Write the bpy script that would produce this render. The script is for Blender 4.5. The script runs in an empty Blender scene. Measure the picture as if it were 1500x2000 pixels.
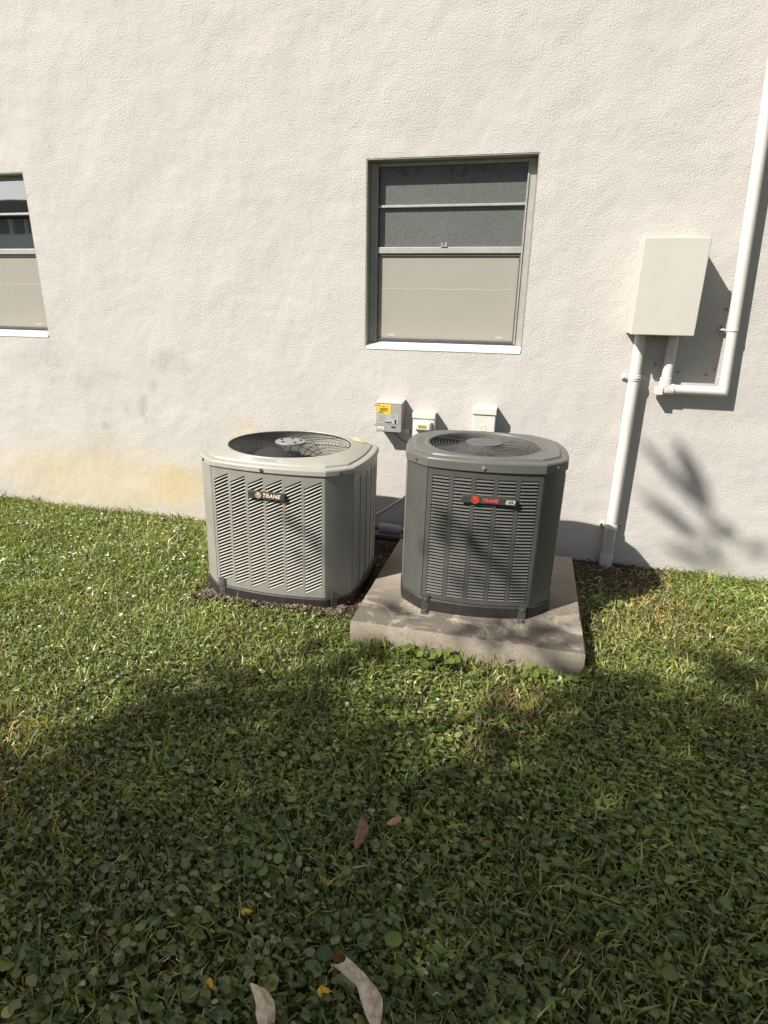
import bpy, bmesh, math, random
import numpy as np
from mathutils import Vector, Matrix, Euler

random.seed(7)
RNG = np.random.default_rng(11)
SC = bpy.context.scene
COL = SC.collection
PI = math.pi

# ------------------------------------------------------------------ camera
CAM_POS = (0.0, -3.5288, 1.45)
pitch, yaw, roll = 0.3335, -0.2333, 0.0200
F = Vector((math.sin(yaw)*math.cos(pitch), math.cos(yaw)*math.cos(pitch), -math.sin(pitch)))
R0 = Vector((math.cos(yaw), -math.sin(yaw), 0)); U0 = R0.cross(F)
RV = R0*math.cos(roll) + U0*math.sin(roll); UV = -R0*math.sin(roll) + U0*math.cos(roll)
cd = bpy.data.cameras.new('camera'); cam = bpy.data.objects.new('camera', cd); COL.objects.link(cam)
cam.matrix_world = Matrix(((RV.x, UV.x, -F.x, CAM_POS[0]), (RV.y, UV.y, -F.y, CAM_POS[1]),
                           (RV.z, UV.z, -F.z, CAM_POS[2]), (0, 0, 0, 1)))
cd.sensor_fit = 'HORIZONTAL'; cd.sensor_width = 36.0; cd.lens = 36.0*1136.4/1500.0
cd.clip_start = 0.05; cd.clip_end = 600
SC.camera = cam

# ------------------------------------------------------------------ sky, sun, exposure
SUN = Vector((-1.006, -1.0, 1.31)).normalized()        # direction towards the sun
w = bpy.data.worlds.new('World'); SC.world = w; w.use_nodes = True
nt = w.node_tree; nt.nodes.clear()
sky = nt.nodes.new('ShaderNodeTexSky'); sky.sky_type = 'NISHITA'; sky.sun_disc = False
sky.sun_elevation = math.asin(SUN.z); sky.sun_rotation = math.atan2(SUN.x, SUN.y)
sky.dust_density = 2.0; sky.air_density = 1.0
bg = nt.nodes.new('ShaderNodeBackground'); bg.inputs['Strength'].default_value = 0.085
wo = nt.nodes.new('ShaderNodeOutputWorld')
# broken cloud over the whole dome
tcw = nt.nodes.new('ShaderNodeTexCoord'); mpw = nt.nodes.new('ShaderNodeMapping'); mpw.inputs['Scale'].default_value = (1, 1, 2.2)
nzw = nt.nodes.new('ShaderNodeTexNoise'); nzw.inputs['Scale'].default_value = 3.0; nzw.inputs['Detail'].default_value = 6
rpw = nt.nodes.new('ShaderNodeValToRGB'); rpw.color_ramp.elements[0].position = .47; rpw.color_ramp.elements[1].position = .66
mxw = nt.nodes.new('ShaderNodeMix'); mxw.data_type = 'RGBA'; mxw.inputs['B'].default_value = (7.0, 6.8, 6.6, 1)
nt.links.new(tcw.outputs['Generated'], mpw.inputs['Vector']); nt.links.new(mpw.outputs['Vector'], nzw.inputs['Vector'])
nt.links.new(nzw.outputs['Fac'], rpw.inputs['Fac']); nt.links.new(rpw.outputs['Color'], mxw.inputs['Factor'])
nt.links.new(sky.outputs['Color'], mxw.inputs['A']); nt.links.new(mxw.outputs['Result'], bg.inputs['Color'])
nt.links.new(bg.outputs['Background'], wo.inputs['Surface'])

sl = bpy.data.lights.new('sun', 'SUN'); sl.energy = 5.0; sl.angle = math.radians(0.55); sl.color = (1.0, 0.95, 0.87)
so = bpy.data.objects.new('sun', sl); COL.objects.link(so)
so.rotation_euler = SUN.to_track_quat('Z', 'Y').to_euler(); so.location = SUN*30

SC.view_settings.view_transform = 'Standard'; SC.view_settings.look = 'None'
SC.view_settings.exposure = 0.80; SC.view_settings.gamma = 1.0; SC.view_settings.use_curve_mapping = False

# ------------------------------------------------------------------ helpers
class MB:
    """collects geometry for one mesh object"""
    def __init__(s): s.v = []; s.f = []
    def add(s, vs, fs):
        n = len(s.v); s.v += [tuple(v) for v in vs]; s.f += [tuple(i+n for i in f) for f in fs]; return s
    def box(s, x0, x1, y0, y1, z0, z1):
        vs = [(x0,y0,z0),(x1,y0,z0),(x1,y1,z0),(x0,y1,z0),(x0,y0,z1),(x1,y0,z1),(x1,y1,z1),(x0,y1,z1)]
        return s.add(vs, [(0,3,2,1),(4,5,6,7),(0,1,5,4),(1,2,6,5),(2,3,7,6),(3,0,4,7)])
    def hexa(s, a, b):
        """two quads a (front, 4 points) and b (back) joined"""
        return s.add(list(a)+list(b), [(0,1,2,3),(7,6,5,4),(0,4,5,1),(1,5,6,2),(2,6,7,3),(3,7,4,0)])
    def tube(s, pts, r, n=12, cap=True):
        pts = [Vector(p) for p in pts]; rr = r if isinstance(r, (list, tuple)) else [r]*len(pts)
        base = len(s.v); up = None; rings = []
        for i, p in enumerate(pts):
            if i == 0: t = (pts[1]-p).normalized(); mit = 1
            elif i == len(pts)-1: t = (p-pts[i-1]).normalized(); mit = 1
            else:
                t1 = (p-pts[i-1]).normalized(); t2 = (pts[i+1]-p).normalized(); t = (t1+t2).normalized(); mit = 1
            if up is None:
                up = Vector((0,0,1)) if abs(t.z) < .9 else Vector((1,0,0))
            a = (up - t*up.dot(t)).normalized(); b = t.cross(a); up = a
            bend = None
            if 0 < i < len(pts)-1:
                d = (t2-t1)
                c = max(.35, t.dot(t1))
                if d.length > 1e-4: bend = d.normalized(); stretch = 1/c
            ring = []
            for k in range(n):
                q = a*math.cos(2*PI*k/n) + b*math.sin(2*PI*k/n)
                if bend is not None: q = q + bend*(q.dot(bend)*(stretch-1))
                s.v.append(tuple(p + q*rr[i])); ring.append(len(s.v)-1)
            rings.append(ring)
        for r0, r1 in zip(rings, rings[1:]):
            for k in range(n): s.f.append((r0[k], r0[(k+1)%n], r1[(k+1)%n], r1[k]))
        if cap: s.f.append(tuple(reversed(rings[0]))); s.f.append(tuple(rings[-1]))
        return s
    def cyl(s, c, axis, r, h, n=16):
        c = Vector(c); a = Vector(axis).normalized()
        return s.tube([c-a*h/2, c+a*h/2], r, n)
    def ring(s, R, z, r, n=72, m=4, c=(0,0)):
        base = len(s.v)
        for i in range(n):
            t = 2*PI*i/n
            for k in range(m):
                q = 2*PI*k/m
                s.v.append((c[0]+(R+r*math.cos(q))*math.cos(t), c[1]+(R+r*math.cos(q))*math.sin(t), z+r*math.sin(q)))
        for i in range(n):
            for k in range(m):
                a = base+i*m+k; b = base+i*m+(k+1)%m; c2 = base+((i+1)%n)*m+(k+1)%m; d = base+((i+1)%n)*m+k
                s.f.append((a, d, c2, b))
        return s
    def loops(s, ls, close_first=False, close_last=False):
        n = len(ls[0]); base = len(s.v)
        for l in ls: s.v += [tuple(p) for p in l]
        for i in range(len(ls)-1):
            for k in range(n):
                a = base+i*n+k; b = base+i*n+(k+1)%n
                s.f.append((a, b, b+n, a+n))
        if close_first: s.f.append(tuple(base+k for k in reversed(range(n))))
        if close_last: s.f.append(tuple(base+(len(ls)-1)*n+k for k in range(n)))
        return s
    def mesh(s, name, mat=None, smooth=None):
        me = bpy.data.meshes.new(name); me.from_pydata(s.v, [], s.f); me.update()
        if mat: me.materials.append(mat)
        if smooth is not None:
            me.shade_smooth(); me.set_sharp_from_angle(angle=math.radians(smooth))
        return me

def link(name, me, parent=None):
    o = bpy.data.objects.new(name, me); COL.objects.link(o)
    if parent is not None: o.parent = parent
    return o
def part(name, mb, mat, parent, smooth=None, bevel=0, label=None):
    o = link(name, mb.mesh(name, mat, smooth), parent)
    if bevel: add_bevel(o, bevel)
    if label: o['label'] = label
    return o
def add_bevel(o, wd, seg=2):
    m = o.modifiers.new('bevel', 'BEVEL'); m.width = wd; m.segments = seg; m.limit_method = 'ANGLE'; m.angle_limit = math.radians(40)
def tag(o, label, cat, group=None):
    o['label'] = label; o['category'] = cat
    if group: o['group'] = group
    return o
def empty(name, loc, rot=(0,0,0)):
    o = bpy.data.objects.new(name, None); COL.objects.link(o); o.location = loc; o.rotation_euler = rot
    o.empty_display_size = .1
    return o
def text_part(name, body, size, loc, rot, mat, parent, extrude=.0006, shear=0, offset=0, spacing=1.0, align='LEFT'):
    c = bpy.data.curves.new(name, 'FONT'); c.body = body; c.size = size; c.extrude = extrude; c.shear = shear
    c.offset = offset; c.align_x = align; c.align_y = 'CENTER'; c.space_character = spacing; c.resolution_u = 3
    t = bpy.data.objects.new(name, c); COL.objects.link(t)
    bpy.context.view_layer.update()
    me = bpy.data.meshes.new_from_object(t.evaluated_get(bpy.context.evaluated_depsgraph_get()))
    bpy.data.objects.remove(t)
    me.materials.clear(); me.materials.append(mat)
    o = link(name, me, parent); o.location = loc; o.rotation_euler = rot
    return o

# ------------------------------------------------------------------ materials
class NT:
    def __init__(s, name):
        s.m = bpy.data.materials.new(name); s.m.use_nodes = True; s.t = s.m.node_tree
        s.b = s.t.nodes['Principled BSDF']; s.out = s.t.nodes['Material Output']
    def n(s, typ, **kw):
        nd = s.t.nodes.new('ShaderNode'+typ)
        for k, v in kw.items():
            if hasattr(nd, k) and not k[0].isupper(): setattr(nd, k, v)
            else: nd.inputs[k].default_value = v
        return nd
    def l(s, a, b): s.t.links.new(a, b)
    def obj(s): return s.n('TexCoord').outputs['Object']
    def noise(s, vec, scale, detail=3, rough=.5, dist=0):
        nd = s.n('TexNoise'); nd.inputs['Scale'].default_value = scale; nd.inputs['Detail'].default_value = detail
        nd.inputs['Roughness'].default_value = rough; nd.inputs['Distortion'].default_value = dist
        s.l(vec, nd.inputs['Vector']); return nd.outputs['Fac']
    def ramp(s, fac, stops):
        nd = s.n('ValToRGB'); cr = nd.color_ramp
        while len(cr.elements) < len(stops): cr.elements.new(.5)
        for e, (p, c) in zip(cr.elements, stops):
            e.position = p; e.color = (c, c, c, 1) if not isinstance(c, tuple) else (*c, 1)
        s.l(fac, nd.inputs['Fac']); return nd.outputs['Color']
    def mix(s, fac, a, b, blend='MIX'):
        nd = s.n('Mix'); nd.data_type = 'RGBA'; nd.blend_type = blend
        for k, v in (('Factor', fac), ('A', a), ('B', b)):
            if isinstance(v, (int, float)): nd.inputs[k].default_value = v
            elif isinstance(v, tuple): nd.inputs[k].default_value = (*v, 1)
            else: s.l(v, nd.inputs[k])
        return nd.outputs['Result']
    def math(s, op, a, b=None, clamp=False):
        nd = s.n('Math'); nd.operation = op; nd.use_clamp = clamp
        for i, v in enumerate((a, b)):
            if v is None: continue
            if isinstance(v, (int, float)): nd.inputs[i].default_value = v
            else: s.l(v, nd.inputs[i])
        return nd.outputs[0]
    def bump(s, h, dist, strength=1.0, prev=None):
        nd = s.n('Bump'); nd.inputs['Distance'].default_value = dist; nd.inputs['Strength'].default_value = strength
        s.l(h, nd.inputs['Height'])
        if prev is not None: s.l(prev, nd.inputs['Normal'])
        return nd.outputs['Normal']
    def spot(s, vec, cx, cz, rx, rz, soft0=0.0, soft1=1.0):
        """soft elliptical patch in the XZ plane, 1 in the middle"""
        mp = s.n('Mapping'); mp.inputs['Location'].default_value = (-cx/rx, 0, -cz/rz); mp.inputs['Scale'].default_value = (1/rx, 0, 1/rz)
        s.l(vec, mp.inputs['Vector']); ln = s.n('VectorMath'); ln.operation = 'LENGTH'; s.l(mp.outputs['Vector'], ln.inputs[0])
        mr = s.n('MapRange'); mr.interpolation_type = 'SMOOTHSTEP'
        mr.inputs['From Min'].default_value = soft0; mr.inputs['From Max'].default_value = soft1
        mr.inputs['To Min'].default_value = 1; mr.inputs['To Max'].default_value = 0
        s.l(ln.outputs['Value'], mr.inputs['Value']); return mr.outputs['Result']

def simple(name, col, rough=.5, metal=0, var=.08, vscale=12, bump=0, bscale=200, spec=.5):
    col = tuple(c*.92 for c in col)
    k = NT(name); v = k.obj()
    f = k.noise(v, vscale, 5, .6)
    lo = tuple(c*(1-var) for c in col); hi = tuple(min(1, c*(1+var)) for c in col)
    k.l(k.ramp(f, [(.3, lo), (.7, hi)]), k.b.inputs['Base Color'])
    k.b.inputs['Roughness'].default_value = rough; k.b.inputs['Metallic'].default_value = metal
    k.b.inputs['Specular IOR Level'].default_value = spec
    if bump: k.l(k.bump(k.noise(v, bscale, 3), bump), k.b.inputs['Normal'])
    return k.m

# stucco wall
k = NT('stucco'); v = k.obj()
warp = k.n('VectorMath'); warp.operation = 'ADD'
nzc = k.n('TexNoise'); nzc.inputs['Scale'].default_value = 4.5; nzc.inputs['Detail'].default_value = 4; k.l(v, nzc.inputs['Vector'])
sc_ = k.n('VectorMath'); sc_.operation = 'MULTIPLY_ADD'; k.l(nzc.outputs['Color'], sc_.inputs[0]); sc_.inputs[1].default_value = (.42, 0, .30); sc_.inputs[2].default_value = (-.21, 0, -.15)
k.l(v, warp.inputs[0]); k.l(sc_.outputs['Vector'], warp.inputs[1]); wv = warp.outputs['Vector']
base = k.ramp(k.noise(v, 1.6, 7, .7), [(.28, (.425, .406, .384)), (.5, (.460, .439, .415)), (.72, (.482, .460, .435))])
yel = k.math('MAXIMUM', k.math('MULTIPLY', k.spot(wv, -2.3, .24, .85, .28, .1, 1.0), .9), k.math('MULTIPLY', k.spot(wv, -3.05, .22, 1.2, .40, .3, 1.0), .62))
yel = k.math('MAXIMUM', yel, k.math('MULTIPLY', k.spot(wv, -1.78, .66, .16, .2, .0, 1.0), .35))
yel = k.math('MULTIPLY', yel, k.ramp(k.noise(v, 5, 4, .6), [(.25, .55), (.6, 1.0)]))
yel = k.math('MULTIPLY', yel, k.ramp(k.noise(v, 42, 5, .7), [(.32, .55), (.62, 1.0)]))
c1 = k.mix(k.math('MULTIPLY', yel, 1.25, True), base, (.50, .41, .245))
deep = k.math('MULTIPLY', k.spot(wv, -2.42, .27, .22, .12, .0, 1.0), .30)
c1 = k.mix(deep, c1, (.45, .335, .155))
sm = None
for (cx, cz, rx, rz, a) in ((-2.56, .77, .12, .10, .5), (-2.46, .93, .07, .09, .4), (-2.88, .605, .10, .07, .45), (-2.33, 1.09, .22, .10, .28), (-3.3, 1.08, .45, .10, .22), (-1.98, .29, .16, .08, .4), (-3.0, .98, .5, .08, .15)):
    q = k.math('MULTIPLY', k.spot(wv, cx, cz, rx, rz, 0, 1), a); sm = q if sm is None else k.math('MAXIMUM', sm, q)
sm = k.math('MULTIPLY', sm, k.ramp(k.noise(v, 22, 5, .7), [(.3, .25), (.65, 1.0)]))
c2 = k.mix(k.math('MULTIPLY', sm, 1.9, True), c1, (.27, .255, .225))
# splashed soil along the foot of the wall
sep = k.n('SeparateXYZ'); k.l(wv, sep.inputs[0])
foot = k.n('MapRange'); foot.inputs['From Min'].default_value = .0; foot.inputs['From Max'].default_value = .16
foot.inputs['To Min'].default_value = .42; foot.inputs['To Max'].default_value = 0; k.l(sep.outputs['Z'], foot.inputs['Value'])
c3 = k.mix(k.math('MULTIPLY', foot.outputs['Result'], k.ramp(k.noise(v, 16, 5, .7), [(.35, .15), (.65, 1.0)])), c2, (.33, .30, .27))
# tiny dark pits
pit = k.ramp(k.noise(v, 34, 2, .5), [(.71, 0.0), (.74, 1.0)])
c4 = k.mix(k.math('MULTIPLY', pit, .55), c3, (.3, .27, .24))
k.l(c4, k.b.inputs['Base Color']); k.b.inputs['Roughness'].default_value = .9; k.b.inputs['Specular IOR Level'].default_value = .25
vor = k.n('TexVoronoi'); vor.feature = 'SMOOTH_F1'; vor.inputs['Scale'].default_value = 75; vor.inputs['Smoothness'].default_value = .6
dv = k.n('VectorMath'); dv.operation = 'MULTIPLY_ADD'; nz2 = k.n('TexNoise'); nz2.inputs['Scale'].default_value = 40; k.l(v, nz2.inputs['Vector'])
k.l(nz2.outputs['Color'], dv.inputs[0]); dv.inputs[1].default_value = (.03, .03, .03); k.l(v, dv.inputs[2]); k.l(dv.outputs['Vector'], vor.inputs['Vector'])
grain = k.math('ADD', k.math('MULTIPLY', k.noise(v, 108, 3, .62), 1.1), k.math('MULTIPLY', k.noise(v, 140, 2, .5), .5))
nb = k.bump(k.noise(v, 2.4, 3, .5), .03, .6)
nb = k.bump(k.noise(v, 9, 2, .5), .008, .5, nb)
grain = k.math('MULTIPLY', grain, k.ramp(k.noise(v, 1.7, 5, .65), [(.3, .45), (.7, 1.15)]))
nb = k.bump(grain, .0046, .9, nb)
k.l(nb, k.b.inputs['Normal'])
M_STUCCO = k.m

M_REVEAL = simple('reveal_paint', (.31, .295, .265), .8, var=.10, bump=.001, bscale=90)
M_SILL = simple('white_paint', (.80, .78, .72), .6, var=.05, bump=.001, bscale=60)
M_ALU = simple('weathered_aluminium', (.37, .36, .335), .5, .15, var=.12, vscale=20)
M_ALU_D = simple('dark_frame', (.10, .095, .09), .5, .1, var=.15)

# upper panes: dusty film over dark glass
k = NT('dusty_glass'); v = k.obj()
sp = k.noise(v, 190, 3, .7); bl = k.noise(v, 7, 5, .65)
c = k.mix(k.ramp(sp, [(.45, 0.0), (.75, .8)]), (.055, .060, .054), (.175, .184, .168))
c = k.mix(k.ramp(bl, [(.35, 0.0), (.75, .35)]), c, (.10, .105, .098))
k.l(c, k.b.inputs['Base Color']); k.b.inputs['Roughness'].default_value = .7
k.b.inputs['Coat Weight'].default_value = .4; k.b.inputs['Coat Roughness'].default_value = .04
M_PANE_DUST = k.m
# clear reflecting glass in front of a dark room
k = NT('clear_glass')
k.b.inputs['Base Color'].default_value = (.02, .022, .024, 1); k.b.inputs['Roughness'].default_value = .02
k.b.inputs['IOR'].default_value = 3.0; k.b.inputs['Specular IOR Level'].default_value = .75
v = k.obj(); k.l(k.bump(k.noise(v, 3.0, 2), .0006, .5), k.b.inputs['Normal'])
M_PANE_CLEAR = k.m
# insect screen with a pale blind right behind it
k = NT('screen_blind'); v = k.obj()
st = k.n('TexNoise'); mp = k.n('Mapping'); mp.inputs['Scale'].default_value = (95, 1, 4); k.l(v, mp.inputs['Vector']); k.l(mp.outputs['Vector'], st.inputs['Vector']); st.inputs['Scale'].default_value = 1; st.inputs['Detail'].default_value = 3
c = k.ramp(st.outputs['Fac'], [(.3, (.285, .268, .235)), (.7, (.305, .287, .25))])
c = k.mix(k.ramp(k.noise(v, 3, 4), [(.4, 0.0), (.8, .35)]), c, (.27, .253, .222))
k.l(c, k.b.inputs['Base Color']); k.b.inputs['Roughness'].default_value = .85; k.b.inputs['Specular IOR Level'].default_value = .2
k.l(k.bump(k.noise(v, 400, 1), .0008, .5), k.b.inputs['Normal'])
M_SCREEN = k.m
M_SEAM = simple('blind_seam', (.42, .385, .335), .8)

M_PVC = simple('painted_conduit', (.62, .59, .55), .42, var=.04, vscale=7, bump=.0006, bscale=30)
M_PVC_G = simple('grey_pvc', (.42, .40, .375), .45, var=.06)
M_BOX = simple('box_paint', (.52, .495, .445), .45, var=.035, vscale=5, bump=.0004, bscale=25)
M_METER = simple('control_box_grey', (.29, .28, .255), .5, var=.06)
M_WHITE = simple('white_plastic', (.62, .60, .555), .45, var=.04)
M_YELLOW = simple('yellow_label', (.80, .50, .02), .5, var=.04)
M_LABEL = simple('grey_blue_label', (.36, .38, .38), .5, var=.15, vscale=60)
M_PAPER = simple('white_label', (.72, .70, .64), .6, var=.05)
M_BLACK = simple('black_plastic', (.018, .018, .018), .45, var=.1)
M_LIME = simple('yellow_green_label', (.46, .46, .06), .5, var=.3, vscale=80)
M_SCREW = simple('zinc_screw', (.42, .40, .36), .4, .6, var=.15)
M_DARKSCREW = simple('tarnished_screw', (.14, .13, .12), .5, .4, var=.2)
M_RUBBER = simple('pipe_insulation', (.27, .27, .31), .75, var=.2, vscale=30, bump=.002, bscale=60)
M_WHIP = simple('grey_whip', (.46, .45, .43), .5, var=.1)
M_COPPER = simple('tarnished_copper', (.16, .10, .07), .5, .5, var=.3)

def cabinet(name, col, rough=.42, dirt=.25):
    col = tuple(c*.90 for c in col)
    k = NT(name); v = k.obj()
    f = k.noise(v, 6, 6, .65)
    c = k.ramp(f, [(.3, tuple(x*.9 for x in col)), (.7, tuple(min(1, x*1.07) for x in col))])
    st = k.n('TexNoise'); mp = k.n('Mapping'); mp.inputs['Scale'].default_value = (30, 30, 2.5); k.l(v, mp.inputs['Vector']); k.l(mp.outputs['Vector'], st.inputs['Vector']); st.inputs['Scale'].default_value = 1; st.inputs['Detail'].default_value = 5
    c = k.mix(k.ramp(st.outputs['Fac'], [(.5, 0.0), (.8, dirt)]), c, tuple(x*.62 for x in col))
    dust = k.ramp(k.noise(v, 45, 4, .7), [(.55, 0.0), (.75, dirt*.5)])
    c = k.mix(dust, c, tuple(min(1, x*1.35+.03) for x in col))
    k.l(c, k.b.inputs['Base Color'])
    k.l(k.ramp(f, [(.3, rough-.06), (.7, rough+.12)]), k.b.inputs['Roughness'])
    k.l(k.bump(k.noise(v, 260, 2), .0004, .4), k.b.inputs['Normal'])
    return k.m
M_CAB_A = cabinet('taupe_enamel', (.255, .250, .219))
M_SLAT_A = cabinet('taupe_slat_enamel', (.38, .37, .325), dirt=.12)
M_CAP_A = cabinet('taupe_cap_enamel', (.325, .317, .275))
M_CAB_B = cabinet('charcoal_enamel', (.076, .076, .069), .40)
M_SLAT_B = cabinet('charcoal_slat_enamel', (.112, .110, .100), .40, dirt=.15)
M_CAP_B = cabinet('charcoal_cap_enamel', (.108, .107, .096), .38)
M_BASE = simple('base_pan', (.022, .019, .018), .6, var=.35, vscale=25, bump=.001, bscale=50)
M_COIL = simple('dark_coil', (.013, .013, .013), .7, var=.3, vscale=60)
M_WIRE = simple('black_wire', (.05, .05, .05), .75, var=.2, spec=.2)
M_WIRE_B = simple('grey_wire', (.12, .12, .115), .85, 0, var=.2, spec=.12)
M_BLADE = simple('fan_blade', (.030, .030, .030), .7, 0, var=.2)
M_DISC_A = simple('motor_plate_grey', (.26, .26, .25), .45, .3, var=.15, vscale=25)
M_DISC_B = simple('motor_lid_charcoal', (.085, .088, .09), .5, var=.15, vscale=25)
M_BADGE = simple('badge_charcoal', (.048, .046, .042), .4, var=.1)
M_GOLD = simple('faded_emblem', (.70, .58, .40), .4, var=.1)
M_EMB_LINE = simple('emblem_line', (.22, .15, .09), .5)
M_TEXT_A = simple('faded_lettering', (.75, .58, .46), .5, var=.15, vscale=90)
M_RED = simple('red_emblem', (.62, .075, .045), .4, var=.06)
M_REDTEXT = simple('red_lettering', (.62, .085, .06), .4, var=.06)
M_DKRED = simple('dark_red_line', (.30, .03, .02), .5)
M_TAG = simple('silver_tag', (.50, .49, .45), .4, .2, var=.06)
M_STRAP = simple('galvanised_strap', (.15, .145, .14), .5, .5, var=.35, vscale=70)
M_BRKT = simple('bracket_steel', (.075, .073, .066), .5, .3, var=.25, vscale=40)

# concrete
k = NT('old_concrete'); v = k.obj()
c = k.ramp(k.noise(v, 5, 6, .65), [(.3, (.255, .220, .172)), (.55, (.310, .270, .212)), (.75, (.360, .318, .255))])
dk = k.ramp(k.noise(v, 4.2, 6, .68, .6), [(.40, 0.0), (.49, .92)])
sepc = k.n('SeparateXYZ'); k.l(v, sepc.inputs[0])
frontm = k.n('MapRange'); frontm.inputs['From Min'].default_value = -.78; frontm.inputs['From Max'].default_value = -1.12; k.l(sepc.outputs['Y'], frontm.inputs['Value'])
topm = k.n('MapRange'); topm.inputs['From Min'].default_value = .1165; topm.inputs['From Max'].default_value = .1205; topm.inputs['To Min'].default_value = .25; k.l(sepc.outputs['Z'], topm.inputs['Value'])
c = k.mix(k.math('MULTIPLY', k.math('MULTIPLY', dk, topm.outputs['Result']), k.math('ADD', frontm.outputs['Result'], .15, True)), c, (.088, .076, .062))
fine = k.ramp(k.noise(v, 75, 5, .75), [(.38, .6), (.5, 0.0)])
c = k.mix(fine, c, (.17, .14, .11))
side = k.n('MapRange'); side.inputs['From Min'].default_value = .115; side.inputs['From Max'].default_value = .0
k.l(sepc.outputs['Z'], side.inputs['Value'])
stv = k.n('TexNoise'); mp = k.n('Mapping'); mp.inputs['Scale'].default_value = (26, 26, 3); k.l(v, mp.inputs['Vector']); k.l(mp.outputs['Vector'], stv.inputs['Vector']); stv.inputs['Scale'].default_value = 1; stv.inputs['Detail'].default_value = 5
c = k.mix(k.math('MULTIPLY', k.ramp(stv.outputs['Fac'], [(.42, 0.0), (.7, .8)]), side.outputs['Result']), c, (.12, .095, .07))
k.l(c, k.b.inputs['Base Color']); k.b.inputs['Roughness'].default_value = .92; k.b.inputs['Specular IOR Level'].default_value = .25
nb = k.bump(k.noise(v, 14, 5, .6), .006, .6); nb = k.bump(k.noise(v, 130, 4, .7), .003, .7, nb); k.l(nb, k.b.inputs['Normal'])
M_CONC = k.m

M_DIRTC = simple('soiled_concrete', (.13, .10, .078), .9, var=.6, vscale=35, bump=.004, bscale=60)
# soil, turning to turf colour beyond the planted area
k = NT('soil'); v = k.obj()
c = k.ramp(k.noise(v, 28, 6, .7), [(.3, (.030, .022, .014)), (.5, (.062, .045, .030)), (.72, (.115, .085, .06))])
far = k.n('VectorMath'); far.operation = 'LENGTH'; k.l(v, far.inputs[0])
fm = k.n('MapRange'); fm.inputs['From Min'].default_value = 5.5; fm.inputs['From Max'].default_value = 8; k.l(far.outputs['Value'], fm.inputs['Value'])
g = k.ramp(k.noise(v, 9, 8, .75), [(.3, (.025, .035, .010)), (.6, (.065, .085, .022)), (.8, (.11, .13, .04))])
k.l(k.mix(fm.outputs['Result'], c, g), k.b.inputs['Base Color']); k.b.inputs['Roughness'].default_value = .95; k.b.inputs['Specular IOR Level'].default_value = .15
nb = k.bump(k.noise(v, 40, 5, .7), .015, 1.0); k.l(nb, k.b.inputs['Normal'])
M_SOIL = k.m

def leafmat(name, trans=.35, rough=.45, spec=.5):
    k = NT(name)
    at = k.n('Attribute'); at.attribute_name = 'tint'
    k.l(at.outputs['Color'], k.b.inputs['Base Color'])
    k.b.inputs['Roughness'].default_value = rough; k.b.inputs['Specular IOR Level'].default_value = spec
    tr = k.n('BsdfTranslucent')
    br = k.mix(1.0, at.outputs['Color'], (1.25, 1.30, .55), 'MULTIPLY')
    k.l(br, tr.inputs['Color'])
    ms = k.n('MixShader'); ms.inputs[0].default_value = trans
    k.l(k.b.outputs[0], ms.inputs[1]); k.l(tr.outputs[0], ms.inputs[2]); k.l(ms.outputs[0], k.out.inputs['Surface'])
    return k.m
M_GRASS = leafmat('grass_blade', .32, .38, .5)
M_LEAF = leafmat('ground_cover_leaf', .22, .38, .5)
M_LITTER = leafmat('litter', .05, .8, .2)
M_TREELEAF = leafmat('tree_leaf', .18, .4, .5)
M_BARK = simple('bark', (.10, .08, .06), .9, var=.4, vscale=14, bump=.02, bscale=18)

def dryleaf(name, under, top):
    k = NT(name); v = k.obj()
    ge = k.n('NewGeometry')
    vein = k.n('TexNoise'); mp = k.n('Mapping'); mp.inputs['Scale'].default_value = (70, 70, 70); k.l(v, mp.inputs['Vector']); k.l(mp.outputs['Vector'], vein.inputs['Vector']); vein.inputs['Scale'].default_value = 1; vein.inputs['Detail'].default_value = 6
    a = k.mix(k.ramp(vein.outputs['Fac'], [(.42, .0), (.66, .9)]), under, tuple(x*y for x, y in zip(under, (.62, .55, .48))))
    b = k.mix(k.ramp(k.noise(v, 60, 5), [(.35, .0), (.7, .7)]), top, tuple(x*.5 for x in top))
    k.l(k.mix(ge.outputs['Backfacing'], a, b), k.b.inputs['Base Color'])
    k.b.inputs['Roughness'].default_value = .6; k.b.inputs['Specular IOR Level'].default_value = .3
    k.l(k.bump(vein.outputs['Fac'], .002, .6), k.b.inputs['Normal'])
    return k.m
M_DRY = dryleaf('dry_leaf_tan', (.60, .49, .36), (.26, .12, .05))
M_DRY_BR = dryleaf('dry_leaf_brown', (.20, .115, .07), (.16, .09, .05))
M_DRY_PK = dryleaf('dry_leaf_pinkish', (.42, .24, .15), (.3, .16, .1))
M_YLEAF = dryleaf('yellow_leaf', (.62, .40, .04), (.58, .36, .04))

# ------------------------------------------------------------------ ground
def vnoise(x, y, sc, seed=0):
    """smooth value noise in 0..1 on numpy arrays"""
    r = np.random.default_rng(seed).random((64, 64))
    x = np.asarray(x)*sc+100; y = np.asarray(y)*sc+100
    xi = np.floor(x).astype(int); yi = np.floor(y).astype(int); fx = x-xi; fy = y-yi
    fx = fx*fx*(3-2*fx); fy = fy*fy*(3-2*fy)
    g = lambda a, b: r[a % 64, b % 64]
    return (g(xi,yi)*(1-fx)+g(xi+1,yi)*fx)*(1-fy) + (g(xi,yi+1)*(1-fx)+g(xi+1,yi+1)*fx)*fy
def gz(x, y):
    return (vnoise(x, y, 2.2, 3)-.5)*.022 + (vnoise(x, y, 7, 4)-.5)*.008

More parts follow.
